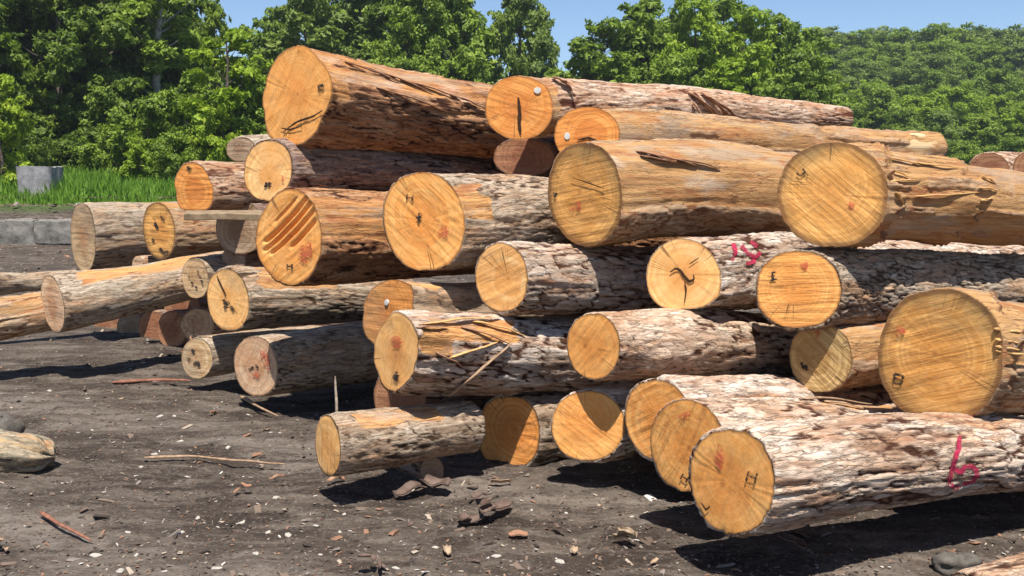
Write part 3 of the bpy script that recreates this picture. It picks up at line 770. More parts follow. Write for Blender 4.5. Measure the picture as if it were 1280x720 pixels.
# ------------------------------------------------------------------ sticks, strips, splinters
def stick_mesh(name, pts, r, flat=1.0, sides=7, seed=1, taper=.5):
    pts = np.array(pts, float)
    n = max(8, 6 * (len(pts) - 1)); tt = np.linspace(0, len(pts) - 1, n)
    P = np.stack([np.interp(tt, range(len(pts)), pts[:, k]) for k in range(3)], 1)
    for _ in range(2): P[1:-1] = (P[:-2] + 2 * P[1:-1] + P[2:]) / 4
    P[1:-1] += .25 * r * np.stack([vnoise(tt[1:-1] * 2.3, k, seed, seed) for k in range(3)], 1)
    T = np.gradient(P, axis=0); T /= np.linalg.norm(T, axis=1)[:, None] + 1e-9
    ref = np.array([0, 0, 1.0]) if abs(T[0, 2]) < .8 else np.array([1.0, 0, 0])
    A = np.cross(T, ref); A /= np.linalg.norm(A, axis=1)[:, None]; Bv = np.cross(A, T)
    th = np.linspace(0, 2 * math.pi, sides, endpoint=False)
    k = np.linspace(1, taper, n) * (1 + .25 * vnoise(tt * 3, 1.5, seed, seed)); k[0] *= .5; k[-1] *= .4
    V = P[:, None, :] + r * k[:, None, None] * (np.cos(th)[None, :, None] * A[:, None, :] + flat * np.sin(th)[None, :, None] * Bv[:, None, :])
    V = V.reshape(-1, 3)
    caps = [np.array([[0, i + 1, i] for i in range(1, sides - 1)]), np.array([[(n - 1) * sides, (n - 1) * sides + i, (n - 1) * sides + i + 1] for i in range(1, sides - 1)])]
    me = mesh_np(name, V, [grid_faces(n, sides, True)] + caps)
    return me
def add_thing_mesh(name, me, mat, label, cat, group=None):
    c = np.empty(len(me.vertices) * 3, np.float32); me.vertices.foreach_get('co', c); c = c.reshape(-1, 3)
    base = c.mean(0); base[2] = c[:, 2].min()
    me.vertices.foreach_set('co', (c - base).ravel()); me.update()
    o = link(name, me, mat); o.location = base.tolist()
    return tag(o, label, cat, group)
M_STICK = plain('dead_stick', (.40, .27, .17), (.20, .12, .07))
M_STICKRED = plain('red_stick', (.30, .13, .08), (.16, .07, .045))
M_STICKGREY = plain('grey_stick', (.34, .28, .22), (.16, .12, .09))
M_STRIP = plain('bark_scrap', (.24, .105, .06), (.36, .22, .14), .85, 25, .006)
M_SLAB = plain('bark_slab', (.085, .052, .040), (.17, .12, .095), .85, 18, .008)
M_CHIPS = plain('shavings', (.44, .33, .22), (.28, .19, .12))
def gp(px, py, z=.015):
    return ground_at(px, py, z)
add_thing_mesh('stick', stick_mesh('stick', [surf_pt('B1', 560, 488, .035), surf_pt('B1', 590, 465, .03), surf_pt('B1', 636, 430, .03)], .019, .5, seed=3, taper=.6), M_STICK,
               'broken strip of wood leaning diagonally against the log with the pointed yellow end', 'stick')
p = unproj(421, 515, 6.35); q_ = unproj(419, 470, 6.45)
pz = p.copy()
add_thing_mesh('stick', stick_mesh('stick', [gp(423, 560) * [1, 1, 0] + [0, 0, .0] if False else np.array([p[0], p[1], .01]), p, q_], .011, 1, seed=4, taper=.7), M_STICKGREY,
               'thin grey stick standing upright in the gap beside the red-streaked log', 'stick')
add_thing_mesh('stick', stick_mesh('stick', [gp(180, 572), gp(245, 570), gp(300, 576, .02), gp(358, 580)], .013, .6, seed=5), M_STICK,
               'long thin branch lying on the dark soil left of the jutting log', 'stick')
add_thing_mesh('stick', stick_mesh('stick', [gp(50, 640, .03), gp(75, 655, .03), gp(115, 676)], .014, .7, seed=6), M_STICKRED,
               'reddish twig lying in the soil at lower left', 'stick')
add_thing_mesh('stick', stick_mesh('stick', [gp(300, 495, .02), gp(322, 507, .05), gp(348, 520)], .017, .7, seed=7), M_STICK,
               'short tan stick on the ground below the red-streaked log', 'stick')
add_thing_mesh('stick', stick_mesh('stick', [gp(140, 478), gp(200, 474), gp(240, 476, .03)], .03, .5, seed=8), M_STICKRED,
               'weathered reddish branch lying in front of the shaded log ends', 'stick')
add_thing_mesh('stick', stick_mesh('stick', [surf_pt('L11', 247, 426, .012), surf_pt('L11', 275, 424, .012), surf_pt('L11', 322, 418, .02)], .012, .6, seed=9), M_STICK,
               'thin pale sliver lying along the top of the small ground log', 'stick')
def scrap(cx, cy, n, size, mat, label, seed, group=None, curl=.5):
    rs = np.random.default_rng(seed); g = gp(cx, cy, .0); Vs, Fs = [], []
    for k in range(n):
        L, W = size * rs.uniform(.6, 1.2), size * rs.uniform(.2, .45)
        u, v = np.meshgrid(np.linspace(-1, 1, 9), np.linspace(-1, 1, 5), indexing='ij')
        c_ = curl * rs.uniform(.5, 1.5)
        x = u * L / 2; y = v * W / 2 * (1 - .45 * np.abs(u) ** 2 + .25 * vnoise(u * 2, v * 2, k, seed)); z = c_ * W * (v ** 2) * .5 + .15 * L * vnoise(u * 1.3, 0, k * 3.1, seed)
        a, bt = rs.uniform(0, 6.28), rs.uniform(-.35, .35)
        P = np.stack([x, y, z], -1).reshape(-1, 3)
        P = P @ np.array([[1, 0, 0], [0, math.cos(bt), math.sin(bt)], [0, -math.sin(bt), math.cos(bt)]])
        P = P @ np.array([[math.cos(a), math.sin(a), 0], [-math.sin(a), math.cos(a), 0], [0, 0, 1]])
        P[:, 2] += -P[:, 2].min() + .006 + .02 * k
        P[:, :2] += g[:2] + rs.normal(0, size * .28, 2)
        tb = P.copy(); tb[:, 2] += size * .035
        off = sum(len(q) for q in Vs)
        Vs += [P, tb]
        f = grid_faces(9, 5, False, off); Fs += [f[:, ::-1], grid_faces(9, 5, False, off + 45)]
        per = [i * 5 for i in range(9)] + [40 + j for j in range(1, 5)] + [i * 5 + 4 for i in range(7, -1, -1)] + [j for j in range(3, 0, -1)]
        per = np.array(per); nx = np.roll(per, -1)
        Fs.append(np.stack([per, nx, nx + 45, per + 45], 1) + off)
    me = mesh_np('bark_scrap', np.concatenate(Vs), [np.concatenate(Fs)])
    return add_thing_mesh('bark_scrap', me, mat, label, 'bark scrap', group)
scrap(598, 652, 6, .13, M_SLAB, 'reddish torn bark scraps heaped on the ground at the edge of the shadow', 21, curl=.35)
scrap(655, 648, 1, .30, M_SLAB, 'broad dark slab of fallen bark on the ground below the round orange end', 22)
scrap(548, 622, 2, .22, M_SLAB, 'dark bark slab lying in the shadow below the pale jutting log', 23)
scrap(778, 676, 3, .09, M_CHIPS, 'curly pale wood shavings at the edge of the big shadow', 24, curl=1.2)
scrap(470, 712, 4, .08, M_SLAB, 'brown bark bits on the soil at the bottom edge left of centre', 25)
scrap(300, 615, 2, .08, M_STRIP, 'small brown bark flake on the open soil', 26)
scrap(8, 690, 4, .07, M_CHIPS, 'yellowish wood splinters at the lower left corner', 27, curl=1.0)
scrap(620, 606, 1, .10, M_CHIPS, 'lone pale splinter in the shadow under the brown shaded end', 28)
scrap(1010, 672, 2, .25, M_SLAB, 'dark bark pieces in the deep shadow under the nearest log', 29)
scrap(410, 545, 2, .2, M_STRIP, 'bark crumbs beside the end of the jutting log', 30)

sp_ = [(470, 640), (520, 655), (560, 690), (640, 675), (690, 660), (730, 690), (430, 600), (375, 560), (330, 540), (260, 520), (200, 480), (150, 500), (350, 600), (590, 700), (820, 705), (250, 580), (110, 640), (40, 620)]
for k, (px, py) in enumerate(sp_):
    scrap(px, py, 1, random.uniform(.05, .10), [M_STRIP, M_SLAB, M_CHIPS][k % 3], 'small bark scrap trampled into the soil in front of the pile', 60 + k, 'small bark scraps in front of the pile', curl=.4)
# torn strips on logs (parts of their logs)
def log_part(key, name, me, mat):
    i = LOGS[key]
    c = np.empty(len(me.vertices) * 3, np.float32); me.vertices.foreach_get('co', c); c = c.reshape(-1, 3)
    me.vertices.foreach_set('co', ((c - i['P0']) @ i['R'].T).astype(np.float32).ravel()); me.update()
    return link(name, me, mat, i['root'])
for (x0, y0, x1, y1) in [(858, 118, 905, 152), (866, 118, 898, 158), (874, 117, 912, 150), (880, 122, 920, 146), (862, 128, 880, 160), (700, 104, 716, 122), (690, 100, 712, 112)]:
    a_, b_ = surf_pt('E4', x0, y0, .02), surf_pt('E4', x1, y1, .015); m_ = surf_pt('E4', (x0 + x1) / 2 + 2, (y0 + y1) / 2, .035)
    log_part('E4', 'bark_strip', stick_mesh('bark_strip', [a_, m_, b_], .022, .35, seed=x0, taper=.6), M_STRIP)
for (x0, y0, x1, y1) in [(795, 190, 838, 205), (800, 196, 850, 206), (812, 194, 870, 209), (845, 200, 900, 212)]:
    log_part('D3', 'bark_strip', stick_mesh('bark_strip', [surf_pt('D3', x0, y0, .008), surf_pt('D3', (x0 + x1) / 2, (y0 + y1) / 2, .02), surf_pt('D3', x1, y1, .008)], .017, .35, seed=x0, taper=.5), M_STRIP)
for (x0, y0, x1, y1) in [(530, 405, 625, 398), (560, 448, 628, 425), (575, 410, 640, 432), (590, 402, 655, 420), (545, 440, 580, 458), (515, 412, 560, 410)]:
    log_part('B1', 'bark_strip', stick_mesh('bark_strip', [surf_pt('B1', x0, y0, .006), surf_pt('B1', (x0 + x1) / 2, (y0 + y1) / 2, .022), surf_pt('B1', x1, y1, .01)], .014, .4, seed=x0, taper=.5), M_STRIP if x0 % 2 else M_SPLIT)
for (x0, y0, x1, y1) in [(430, 78, 500, 105), (455, 84, 540, 118), (500, 100, 585, 128), (470, 110, 560, 140), (560, 118, 612, 138)]:
    log_part('F', 'bark_strip', stick_mesh('bark_strip', [surf_pt('F', x0, y0, .006), surf_pt('F', (x0 + x1) / 2, (y0 + y1) / 2, .02), surf_pt('F', x1, y1, .008)], .016, .4, seed=x0, taper=.5), M_STRIP)
for (x0, y0, x1, y1) in [(1000, 500, 1090, 506), (1030, 503, 1080, 512)]:
    log_part('A2', 'bark_strip', stick_mesh('bark_strip', [surf_pt('A2', x0, y0, .008), surf_pt('A2', (x0 + x1) / 2, (y0 + y1) / 2, .025), surf_pt('A2', x1, y1, .01)], .018, .3, seed=x0, taper=.6), M_STICK)
i4 = LOGS['B4']
for k in range(4):
    y = 412 + k * 9 + random.uniform(-3, 3)
    a_ = i4['R'].T @ on_face(i4, 1236 + 10 * math.sin((y - 360) / 170 * math.pi) , y, .01) + i4['P0']
    b_ = a_ + i4['R'][2] * random.uniform(.10, .24) - i4['R'][0] * .03
    log_part('B4', 'splinter', stick_mesh('splinter', [a_, (a_ + b_) / 2 - i4['R'][0] * .012, b_], .015, .6, 5, seed=k, taper=.3), M_SPLIT)
i4 = LOGS['D4']
for (x0, y0, x1, y1) in [(1108, 200, 1150, 208), (1112, 214, 1135, 222), (1110, 228, 1150, 226), (1118, 240, 1130, 258), (1140, 205, 1200, 212), (1140, 246, 1230, 240), (1225, 222, 1245, 230), (1222, 236, 1246, 238), (1224, 250, 1240, 248)]:
    log_part('D4', 'splinter', stick_mesh('splinter', [surf_pt('D4', x0, y0, .012), surf_pt('D4', (x0 + x1) / 2, (y0 + y1) / 2, .014), surf_pt('D4', x1, y1, .006)], .012, .4, 6, seed=x0 + y0, taper=.35), M_SPLIT)

# ------------------------------------------------------------------ board, blocks, stump, stones
def box_mesh(name, sx, sy, sz, bev=.01, warp=.0, seed=0, seg=8):
    import bmesh
    bm = bmesh.new(); bmesh.ops.create_cube(bm, size=1)
    for v in bm.verts: v.co = Vector((v.co.x * sx, v.co.y * sy, (v.co.z + .5) * sz))
    bmesh.ops.bevel(bm, geom=list(bm.edges), offset=bev, segments=2, affect='EDGES', profile=.6)
    bmesh.ops.subdivide_edges(bm, edges=[e for e in bm.edges if e.calc_length() > max(sx, sy, sz) * .3], cuts=seg, use_grid_fill=True)
    for v in bm.verts:
        n = Vector([float(vnoise(v.co.x * 4 + seed, v.co.y * 4 + k * 9.1, v.co.z * 4, seed)) for k in range(3)])
        v.co += n * warp
    me = bpy.data.meshes.new(name); bm.to_mesh(me); bm.free()
    for p in me.polygons: p.use_smooth = False
    return me
M_BOARD = plain('weathered_board', (.33, .24, .15), (.16, .11, .065), .85, 14, .004)
M_CONC = plain('old_concrete', (.26, .24, .21), (.09, .08, .07), .95, 3.5, .04, .9)
M_STONE = plain('grey_stone', (.14, .125, .105), (.06, .052, .045), .95, 16, .02)  # darkened colour stands in for the shadow on the bottom right stone
M_STUMP = plain('grey_stump', (.34, .33, .33), (.19, .18, .18), .95, 8, .02)
b = unproj(280, 268, 7.75)
o = link('board', box_mesh('board', .58, .30, .05, .006, .006, 3), M_BOARD); o.location = (b[0], b[1], b[2] - .03); o.rotation_euler = (math.radians(3), math.radians(1), math.radians(14))
tag(o, 'flat sawn board sticking out under the rust-orange rounded end', 'board')
bw = [(-32, 'leftmost weathered concrete block at the frame edge, behind the thin pale log'), (22, 'concrete block between two others in the low wall behind the left logs'), (70, 'concrete block nearest the stout brownish log, end of the low wall')]
for k, (px, lab) in enumerate(bw):
    g = unproj(px, 305, 22.6)
    o = link('concrete_block', box_mesh('concrete_block', .89, .8, .60 - .03 * k, .03, .03, 5 + k), M_CONC); o.location = (g[0], g[1] + .3, -.02 + .02 * k); o.rotation_euler = (0, 0, random.uniform(-.04, .04))
    tag(o, lab, 'block', 'concrete blocks of the low retaining wall')

def gz(x, y):
    x = np.asarray(x, float); y = np.asarray(y, float)
    left = 1 - sst(-4.0, 1.0, x)
    z = left * (.55 * sst(23.1, 23.7, y) + .42 * sst(24, 27, y) + .35 * sst(27, 33, y))
    hill = sst(.10, .30, x / np.maximum(y, 1)) * 11.0 * sst(58, 140, y)
    z = z + hill + .5 * sst(34, 60, y) * fbm(x * .05, y * .05, 1, 4, 2)
    return z
g = unproj(50, 222, 26.5)
sm_bm = []
zz, th = np.meshgrid(np.linspace(0, .88, 14), np.linspace(0, 2 * math.pi, 40, endpoint=False) + .0785, indexing='ij')
rr = .46 * (1 + .10 * (zz / .88)) * (np.abs(np.cos(th)) ** 9 + np.abs(np.sin(th)) ** 9) ** (-1 / 9) * .92 + .03 * vnoise(np.cos(th) * 4, np.sin(th) * 4, zz * 1.2, 6)
V = np.stack([rr * np.cos(th), rr * np.sin(th), zz + .03 * vnoise(th * 2, zz * 3, 0, 3) * (zz > .8)], -1).reshape(-1, 3)
nb = len(V); V = np.concatenate([V, [[0, 0, .87]]])
cap = np.array([[13 * 40 + i, 13 * 40 + (i + 1) % 40, nb] for i in range(40)])
root = empty('tree_stump', (g[0], g[1], float(gz(g[0], g[1])) - .05))
tag(root, 'grey weathered square-cut stump standing in the bright grass at far left', 'stump')
link('stump_body', mesh_np('stump_body', V, [grid_faces(14, 40, True)]), M_STUMP, root)
link('stump_top', mesh_np('stump_top', V[13 * 40:], [cap - 13 * 40]), plain('stump_top', (.42, .40, .38), (.28, .26, .24)), root)

def stone(px, py, sx, sy, sz, label, seed, z=0, mat=None):
    th, ph = np.meshgrid(np.linspace(0, 2 * math.pi, 28, endpoint=False), np.linspace(-1.5, 1.5, 16), indexing='xy')
    d = np.stack([np.cos(ph) * np.cos(th), np.cos(ph) * np.sin(th), np.sin(ph)], -1)
    k = 1 + .35 * fbm(d[..., 0] * 1.4, d[..., 1] * 1.4, d[..., 2] * 1.4, seed, 3) * 1.4
    P = d * (k + .10 * fbm(d[..., 0] * 5, d[..., 1] * 5, d[..., 2] * 5, seed + 9, 3))[..., None] * np.array([sx, sy, sz])
    me = mesh_np('stone', P.reshape(-1, 3), [grid_faces(16, 28, True)], True)
    o = link('stone', me, mat or M_STONE); g = ground_at(px, py, z); o.location = (g[0], g[1], z + sz * .55)
    return tag(o, label, 'stone')
M_CHUNK = bark_material('bark_chunk', [(.09, .08, .055), (.19, .165, .12), (.31, .27, .20), (.44, .38, .28)], (.04, .03, .02), inner=(.40, .24, .10))
def chunk():
    n, m = 40, 44
    t_ = np.linspace(0, 1, n); th = np.linspace(0, 2 * math.pi, m, endpoint=False)
    tt, tg = np.meshgrid(t_, th, indexing='ij')
    r = .145 * np.clip(1 - (np.abs(tt - .45) / .5505) ** 11, 0, 1) ** .5 * (1 - .25 * tt) + .0
    nx = fbm(np.cos(tg) * 1.6, np.sin(tg) * 1.6, tt * 3.2, 91, 4); n2 = fbm(np.cos(tg) * 6, np.sin(tg) * 6, tt * 5, 92, 4)
    r = r * (1 + .45 * nx + .22 * n2)
    V = np.stack([-r * np.sin(tg) * .92, r * np.cos(tg), tt * .78 + .05 * n2 * (tt > .8)], -1)
    me = mesh_np('wood_chunk', V.reshape(-1, 3), [grid_faces(n, m, True)])
    h = np.clip(.6 + n2, 0, 1); bare = .45 * sst(.75, 1.1, np.sin(tg) + nx) * sst(.6, .8, tt)
    put_attr(me, 'bk', np.stack([h, bare, np.clip(.5 + nx, 0, 1)], -1).reshape(-1, 3))
    o = link('wood_chunk', me, M_CHUNK); g = ground_at(52, 590, .0)
    o.location = (g[0] - .74, g[1] + .16, .115); o.rotation_euler = (0, math.radians(93), math.radians(-8))
    tag(o, 'weathered grey-tan chunk of log lying alone at the left edge', 'wood chunk')
chunk()
stone(4, 548, .11, .10, .10, 'small rough grey stone behind the mossy log butt at the left edge', 3)
stone(1196, 712, .10, .07, .045, 'dull brown stone, colour darkened as if shaded, at bottom right beside the pale corner log', 4)

# ------------------------------------------------------------------ ground
def graded(lo, hi, dense_lo, dense_hi, step, ratio=1.12):
    a = list(np.arange(dense_lo, dense_hi + 1e-6, step)); s = step
    while a[-1] < hi: s *= ratio; a.append(a[-1] + s)
    s = step; f = []
    x = dense_lo
    while x > lo: s *= ratio; x -= s; f.append(x)
    return np.array(f[::-1] + a)
gx = graded(-420, 420, -3.6, 2.4, .022); gy = graded(-30, 520, 3.1, 9.0, .022)
X, Y = np.meshgrid(gx, gy, indexing='xy')
Z = gz(X, Y)
near = 1 - sst(14, 26, np.abs(Y - 4))
ca, sa = math.cos(.5), math.sin(.5)
U_, V_ = X * ca - Y * sa, X * sa + Y * ca
Z = Z + near * (.030 * fbm(X * 1.3, Y * 1.3, 0, 1, 4) + .012 * fbm(X * 7, Y * 7, 0, 2, 4) + .011 * fbm(X * 15, Y * 15, 0, 3, 3) + .009 * fbm(X * 33, Y * 33, 5, 9, 2) - .02 * np.exp(-((V_ - 4.2 + .15 * vnoise(U_ * .8, 0, 0, 5)) / .16) ** 2) - .02 * np.exp(-((V_ - 5.6 + .15 * vnoise(U_ * .8, 3, 0, 5)) / .16) ** 2))
Z = Z + .10 * sst(9, 14, Y) * (1 - sst(22, 23, Y)) * fbm(X * .9, Y * .9, 3, 8, 4)
me = mesh_np('ground', np.stack([X, Y, Z], -1).reshape(-1, 3), grid_faces(len(gy), len(gx)))
t = NT('dark_soil')
tc = t.n('ShaderNodeTexCoord'); co = tc.outputs['Object']
n1 = t.noise(co, .9, 6, .62); n2 = t.noise(co, 8, 7, .72); n3 = t.noise(co, 55, 6, .75)
mp = t.n('ShaderNodeMapping'); mp.inputs['Rotation'].default_value = (0, 0, .5); mp.inputs['Scale'].default_value = (.7, 2.6, 1); t.l(co, mp.inputs[0])
n4 = t.noise(mp.outputs[0], 2.4, 7, .72, .6); n5 = t.noise(co, 22, 6, .75, .3)
c = t.mix(t.mapr(n1, .36, .64), (.027, .019, .014), (.078, .060, .046))
c = t.mix(t.math('MULTIPLY', t.mapr(n4, .46, .64), .9), c, (.165, .134, .107))
mp2 = t.n('ShaderNodeMapping'); mp2.inputs['Rotation'].default_value = (0, 0, .5); t.l(co, mp2.inputs[0])
sp2 = t.n('ShaderNodeSeparateXYZ'); t.l(mp2.outputs[0], sp2.inputs[0])
def band(c0, hw): return t.mapr(t.math('ABSOLUTE', t.math('SUBTRACT', t.math('ADD', sp2.outputs[1], t.math('MULTIPLY', t.math('SUBTRACT', n1, .5), 1.2)), c0)), hw, hw * .35)
c = t.mix(t.math('MULTIPLY', t.math('MAXIMUM', band(2.9, .32), band(4.5, .32)), t.mapr(n4, .38, .60, .1, .75)), c, (.20, .165, .135))
c = t.mix(t.math('MULTIPLY', t.mapr(n2, .54, .68), .8), c, (.026, .019, .016))
c = t.mix(t.math('MULTIPLY', t.mapr(n5, .54, .66), .7), c, (.10, .062, .042))
c = t.mix(t.mapr(n3, .57, .68), c, (.26, .22, .185))
c = t.mix(t.mapr(n3, .43, .32), c, (.022, .016, .013))
# grassy ground beyond the yard
geo = t.n('ShaderNodeSeparateXYZ'); t.l(co, geo.inputs[0])
gm = t.mapr(t.math('ADD', geo.outputs[1], t.math('MULTIPLY', n1, 2.0)), 25.6, 26.6)
c = t.mix(gm, c, t.mix(t.mapr(n2, .3, .7), (.035, .06, .014), (.07, .11, .025)))
rg_ = t.mapr(n2, .3, .7, .75, 1.0)
bh = t.math('ADD', t.math('MULTIPLY', n3, .6), n2)
m_soil = t.done(t.bsdf(c, rg_, t.bump(bh, .9, .022), .2))
tag(link('ground', me, m_soil), kind='structure')
def zg(x, y):
    return gz(x, y) + .0

# fine litter: wood crumbs, bark bits and gravel nobody could count
n = 30500
y = 3.4 + (RNG.random(n) ** 1.6) * 20; y[27000:] = np.where(RNG.random(3500) < .6, RNG.uniform(23.4, 26.8, 3500), RNG.uniform(15, 22, 3500)); px = RNG.uniform(-60, 1340, n); px[27000:] = RNG.uniform(-60, 330, 3500); x = (px - 640) / F * y
sz = RNG.uniform(.003, .011, n) * (1 + (RNG.random(n) < .07) * RNG.uniform(.5, 2.6, n)) * np.maximum(1, y / 9)
sz[27000:] *= RNG.uniform(.7, 1.8, 3500)
tpl = np.array([[-1, -1, 0], [1, -1, 0], [1, 1, 0], [-1, 1, 0], [-.8, -.7, 1], [.7, -.8, 1], [.8, .7, 1], [-.7, .8, 1]], float)
Vt = np.repeat(tpl[None], n, 0) + RNG.uniform(-.3, .3, (n, 8, 3)); asp = RNG.uniform(.12, .8, n) ** 1.2
Vt *= (sz[:, None] * np.stack([np.ones(n), asp, RNG.uniform(.08, .3, n)], 1))[:, None, :]
a = RNG.uniform(0, 6.28, n); ti = RNG.uniform(-.5, .5, n)
c_, s_ = np.cos(a)[:, None], np.sin(a)[:, None]
zt = Vt[..., 2] + Vt[..., 0] * np.sin(ti)[:, None]
Vx, Vy = Vt[..., 0] * c_ - Vt[..., 1] * s_, Vt[..., 0] * s_ + Vt[..., 1] * c_
zi = np.zeros(n)
ix = np.clip(np.searchsorted(gx, x), 0, len(gx) - 1); iy = np.clip(np.searchsorted(gy, y), 0, len(gy) - 1); zi = Z[iy, ix]
V = np.stack([Vx + x[:, None], Vy + y[:, None], zt + zi[:, None] + .003], -1).reshape(-1, 3)
ft = np.array([[4, 5, 6, 7], [0, 1, 5, 4], [1, 2, 6, 5], [2, 3, 7, 6], [3, 0, 4, 7]])
me = mesh_np('litter', V, (ft[None] + 8 * np.arange(n)[:, None, None]).reshape(-1, 4), False)
pal = np.array([[.05, .037, .03], [.10, .07, .052], [.16, .115, .085], [.20, .165, .14], [.24, .13, .08], [.36, .29, .22], [.52, .48, .43]])
pc = pal[RNG.choice(7, n, p=[.20, .22, .20, .16, .11, .08, .03])]
put_attr(me, 'lc', np.repeat(pc, 8, 0))
t = NT('litter'); m_litter = t.done(t.bsdf(t.attr('lc').outputs['Color'], .9))
tag(link('litter', me, m_litter), kind='stuff', label='fine wood crumbs and gravel strewn over the dark soil', cat='wood litter')

# pale chips one can pick out
spots = [(110, 497), (98, 536), (200, 520), (220, 500), (192, 565), (176, 577), (115, 534), (285, 556), (350, 541), (395, 655), (425, 661), (360, 668), (335, 660), (300, 650), (160, 660), (222, 660), (247, 640), (170, 690), (150, 708), (55, 560),
         (82, 450), (62, 486), (270, 487), (235, 590), (120, 690), (205, 710), (320, 690), (495, 704), (388, 520), (430, 640), (620, 690), (708, 636), (790, 640), (130, 612), (30, 655), (290, 600), (218, 520), (345, 620), (400, 690), (270, 705), (1130, 690), (700, 700), (545, 680), (310, 515), (225, 548)]
chip_meshes = []
for k in range(6):
    th = np.linspace(0, 2 * math.pi, 11, endpoint=False); r = 1 + .35 * vnoise(np.cos(th) * 1.5, np.sin(th) * 1.5, k * 5.3, 2)
    base = np.stack([r * np.cos(th), r * np.sin(th) * .55, 0 * th], 1); mid = base * [.98, .98, 0] + [0, 0, .16]; top = base * [.75, .7, 0] + np.stack([0 * th, 0 * th, .28 + .12 * vnoise(th, k, 0, 3)], 1)
    V = np.concatenate([base, mid, top, [[0, 0, .32]]]); tri = np.array([[22 + i, 22 + (i + 1) % 11, 33] for i in range(11)])
    chip_meshes.append(mesh_np('wood_chip', V, [grid_faces(3, 11, True), tri], False))
M_CHIP = plain('pale_chip', (.50, .46, .40), (.33, .29, .24), .85, 40, .003)
for k, (px, py) in enumerate(spots):
    g = ground_at(px, py, .01); o = link('wood_chip', chip_meshes[k % 6], M_CHIP)
    iy = min(np.searchsorted(gy, g[1]), len(gy) - 1); ix = min(np.searchsorted(gx, g[0]), len(gx) - 1)
    o.location = (g[0], g[1], Z[iy, ix] - .002); s = random.uniform(.010, .030); o.scale = (s, s, s); o.rotation_euler = (random.uniform(-.2, .2), random.uniform(-.2, .2), random.uniform(0, 6.3))
    tag(o, 'small pale wood chip lying on the dark soil in front of the pile', 'wood chip', 'pale chips scattered on the soil')

# ------------------------------------------------------------------ grass
n = 52000
y = RNG.uniform(25.4, 34, n) ; px = RNG.uniform(-120, 560, n); x = (px - 640) / F * y
patch = fbm(x * .5, y * .5, 0, 31, 3)
keep_ = (y + patch * 2.0 > 25.9); x, y, patch = x[keep_], y[keep_], patch[keep_]; n = len(x)
hh = RNG.uniform(.20, .50, n) * (1 + .9 * patch) * sst(25.2, 27.0, y + patch * 1.5); w = RNG.uniform(.012, .026, n)
a = RNG.uniform(0, 6.28, n); ln = RNG.uniform(.1, .45, n) * hh; la = RNG.uniform(0, 6.28, n)
bx, by, bz = x, y, gz(x, y)
dx, dy = np.cos(a) * w, np.sin(a) * w
V = np.stack([np.stack([bx - dx, by - dy, bz - .03], 1), np.stack([bx + dx, by + dy, bz - .03], 1),
              np.stack([bx + dx * .8 + np.cos(la) * ln * .35, by + dy * .8 + np.sin(la) * ln * .35, bz + hh * .6], 1), np.stack([bx - dx * .8 + np.cos(la) * ln * .35, by - dy * .8 + np.sin(la) * ln * .35, bz + hh * .6], 1),
              np.stack([bx + np.cos(la) * ln, by + np.sin(la) * ln, bz + hh], 1)], 1).reshape(-1, 3)
k5 = 5 * np.arange(n)[:, None]
me = mesh_np('grass', V, [np.array([[0, 1, 2, 3]]) + k5, np.array([[3, 2, 4]]) + k5])
put_attr(me, 'lf', np.repeat(np.stack([RNG.random(n), np.clip(.5 + patch, 0, 1), RNG.random(n)], 1), 5, 0))
def leaf_material(name, dark, mid, light, trans=.35):
    t = NT(name); at = t.sep(t.attr('lf').outputs['Color']); oi = t.n('ShaderNodeObjectInfo')
    f = t.math('ADD', t.math('MULTIPLY', at[0], .45), t.math('ADD', t.math('MULTIPLY', at[1], .40), t.math('MULTIPLY', oi.outputs['Random'], .25)))
    c = t.ramp(f, [(.12, dark), (.5, mid), (.92, light)])
    d = t.bsdf(c, .55, None, .3)
    tr = t.n('ShaderNodeBsdfTranslucent'); t.l(t.mix(.5, c, (.16, .26, .03)), tr.inputs[0])
    mx = t.n('ShaderNodeMixShader'); mx.inputs[0].default_value = trans; t.l(d, mx.inputs[1]); t.l(tr.outputs[0], mx.inputs[2])
    return t.done(mx.outputs[0])
M_GRASS = leaf_material('grass', (0.090, 0.189, 0.017), (0.147, 0.295, 0.027), (0.218, 0.378, 0.043), .4)
tag(link('grass', me, M_GRASS), kind='stuff', label='bright green uncut grass along the edge of the wood', cat='grass')

# ------------------------------------------------------------------ trees
LEAF = {
 'dark': leaf_material('leaf_dark', (0.058, 0.097, 0.013), (0.118, 0.179, 0.021), (0.205, 0.276, 0.032)),
 'mid': leaf_material('leaf_mid', (0.090, 0.147, 0.015), (0.179, 0.268, 0.025), (0.290, 0.377, 0.041)),
 'bright': leaf_material('leaf_bright', (0.144, 0.231, 0.016), (0.275, 0.396, 0.025), (0.420, 0.508, 0.046), .42),
 'blue': leaf_material('leaf_bluegreen', (0.090, 0.137, 0.028), (0.162, 0.231, 0.041), (0.255, 0.323, 0.060)),
}
M_TRUNK = plain('tree_bark', (.13, .105, .085), (.07, .055, .045), .95, 9, .03)
M_TRUNKPALE = plain('pale_tree_bark', (.34, .31, .28), (.20, .18, .16), .95, 6, .03)
def tube(Vs, Fs, P, R, sides=7):
    P = np.array(P, float); n = len(P); T = np.gradient(P, axis=0); T /= np.linalg.norm(T, axis=1)[:, None] + 1e-9
    ref = np.array([.3, .9, .1]); A = np.cross(T, ref); A /= np.linalg.norm(A, axis=1)[:, None] + 1e-9; B = np.cross(T, A)
    th = np.linspace(0, 2 * math.pi, sides, endpoint=False)
    V = P[:, None] + np.array(R)[:, None, None] * (np.cos(th)[None, :, None] * A[:, None] + np.sin(th)[None, :, None] * B[:, None])
    off = sum(len(v) for v in Vs); Vs.append(V.reshape(-1, 3)); Fs.append(grid_faces(n, sides, True, off))
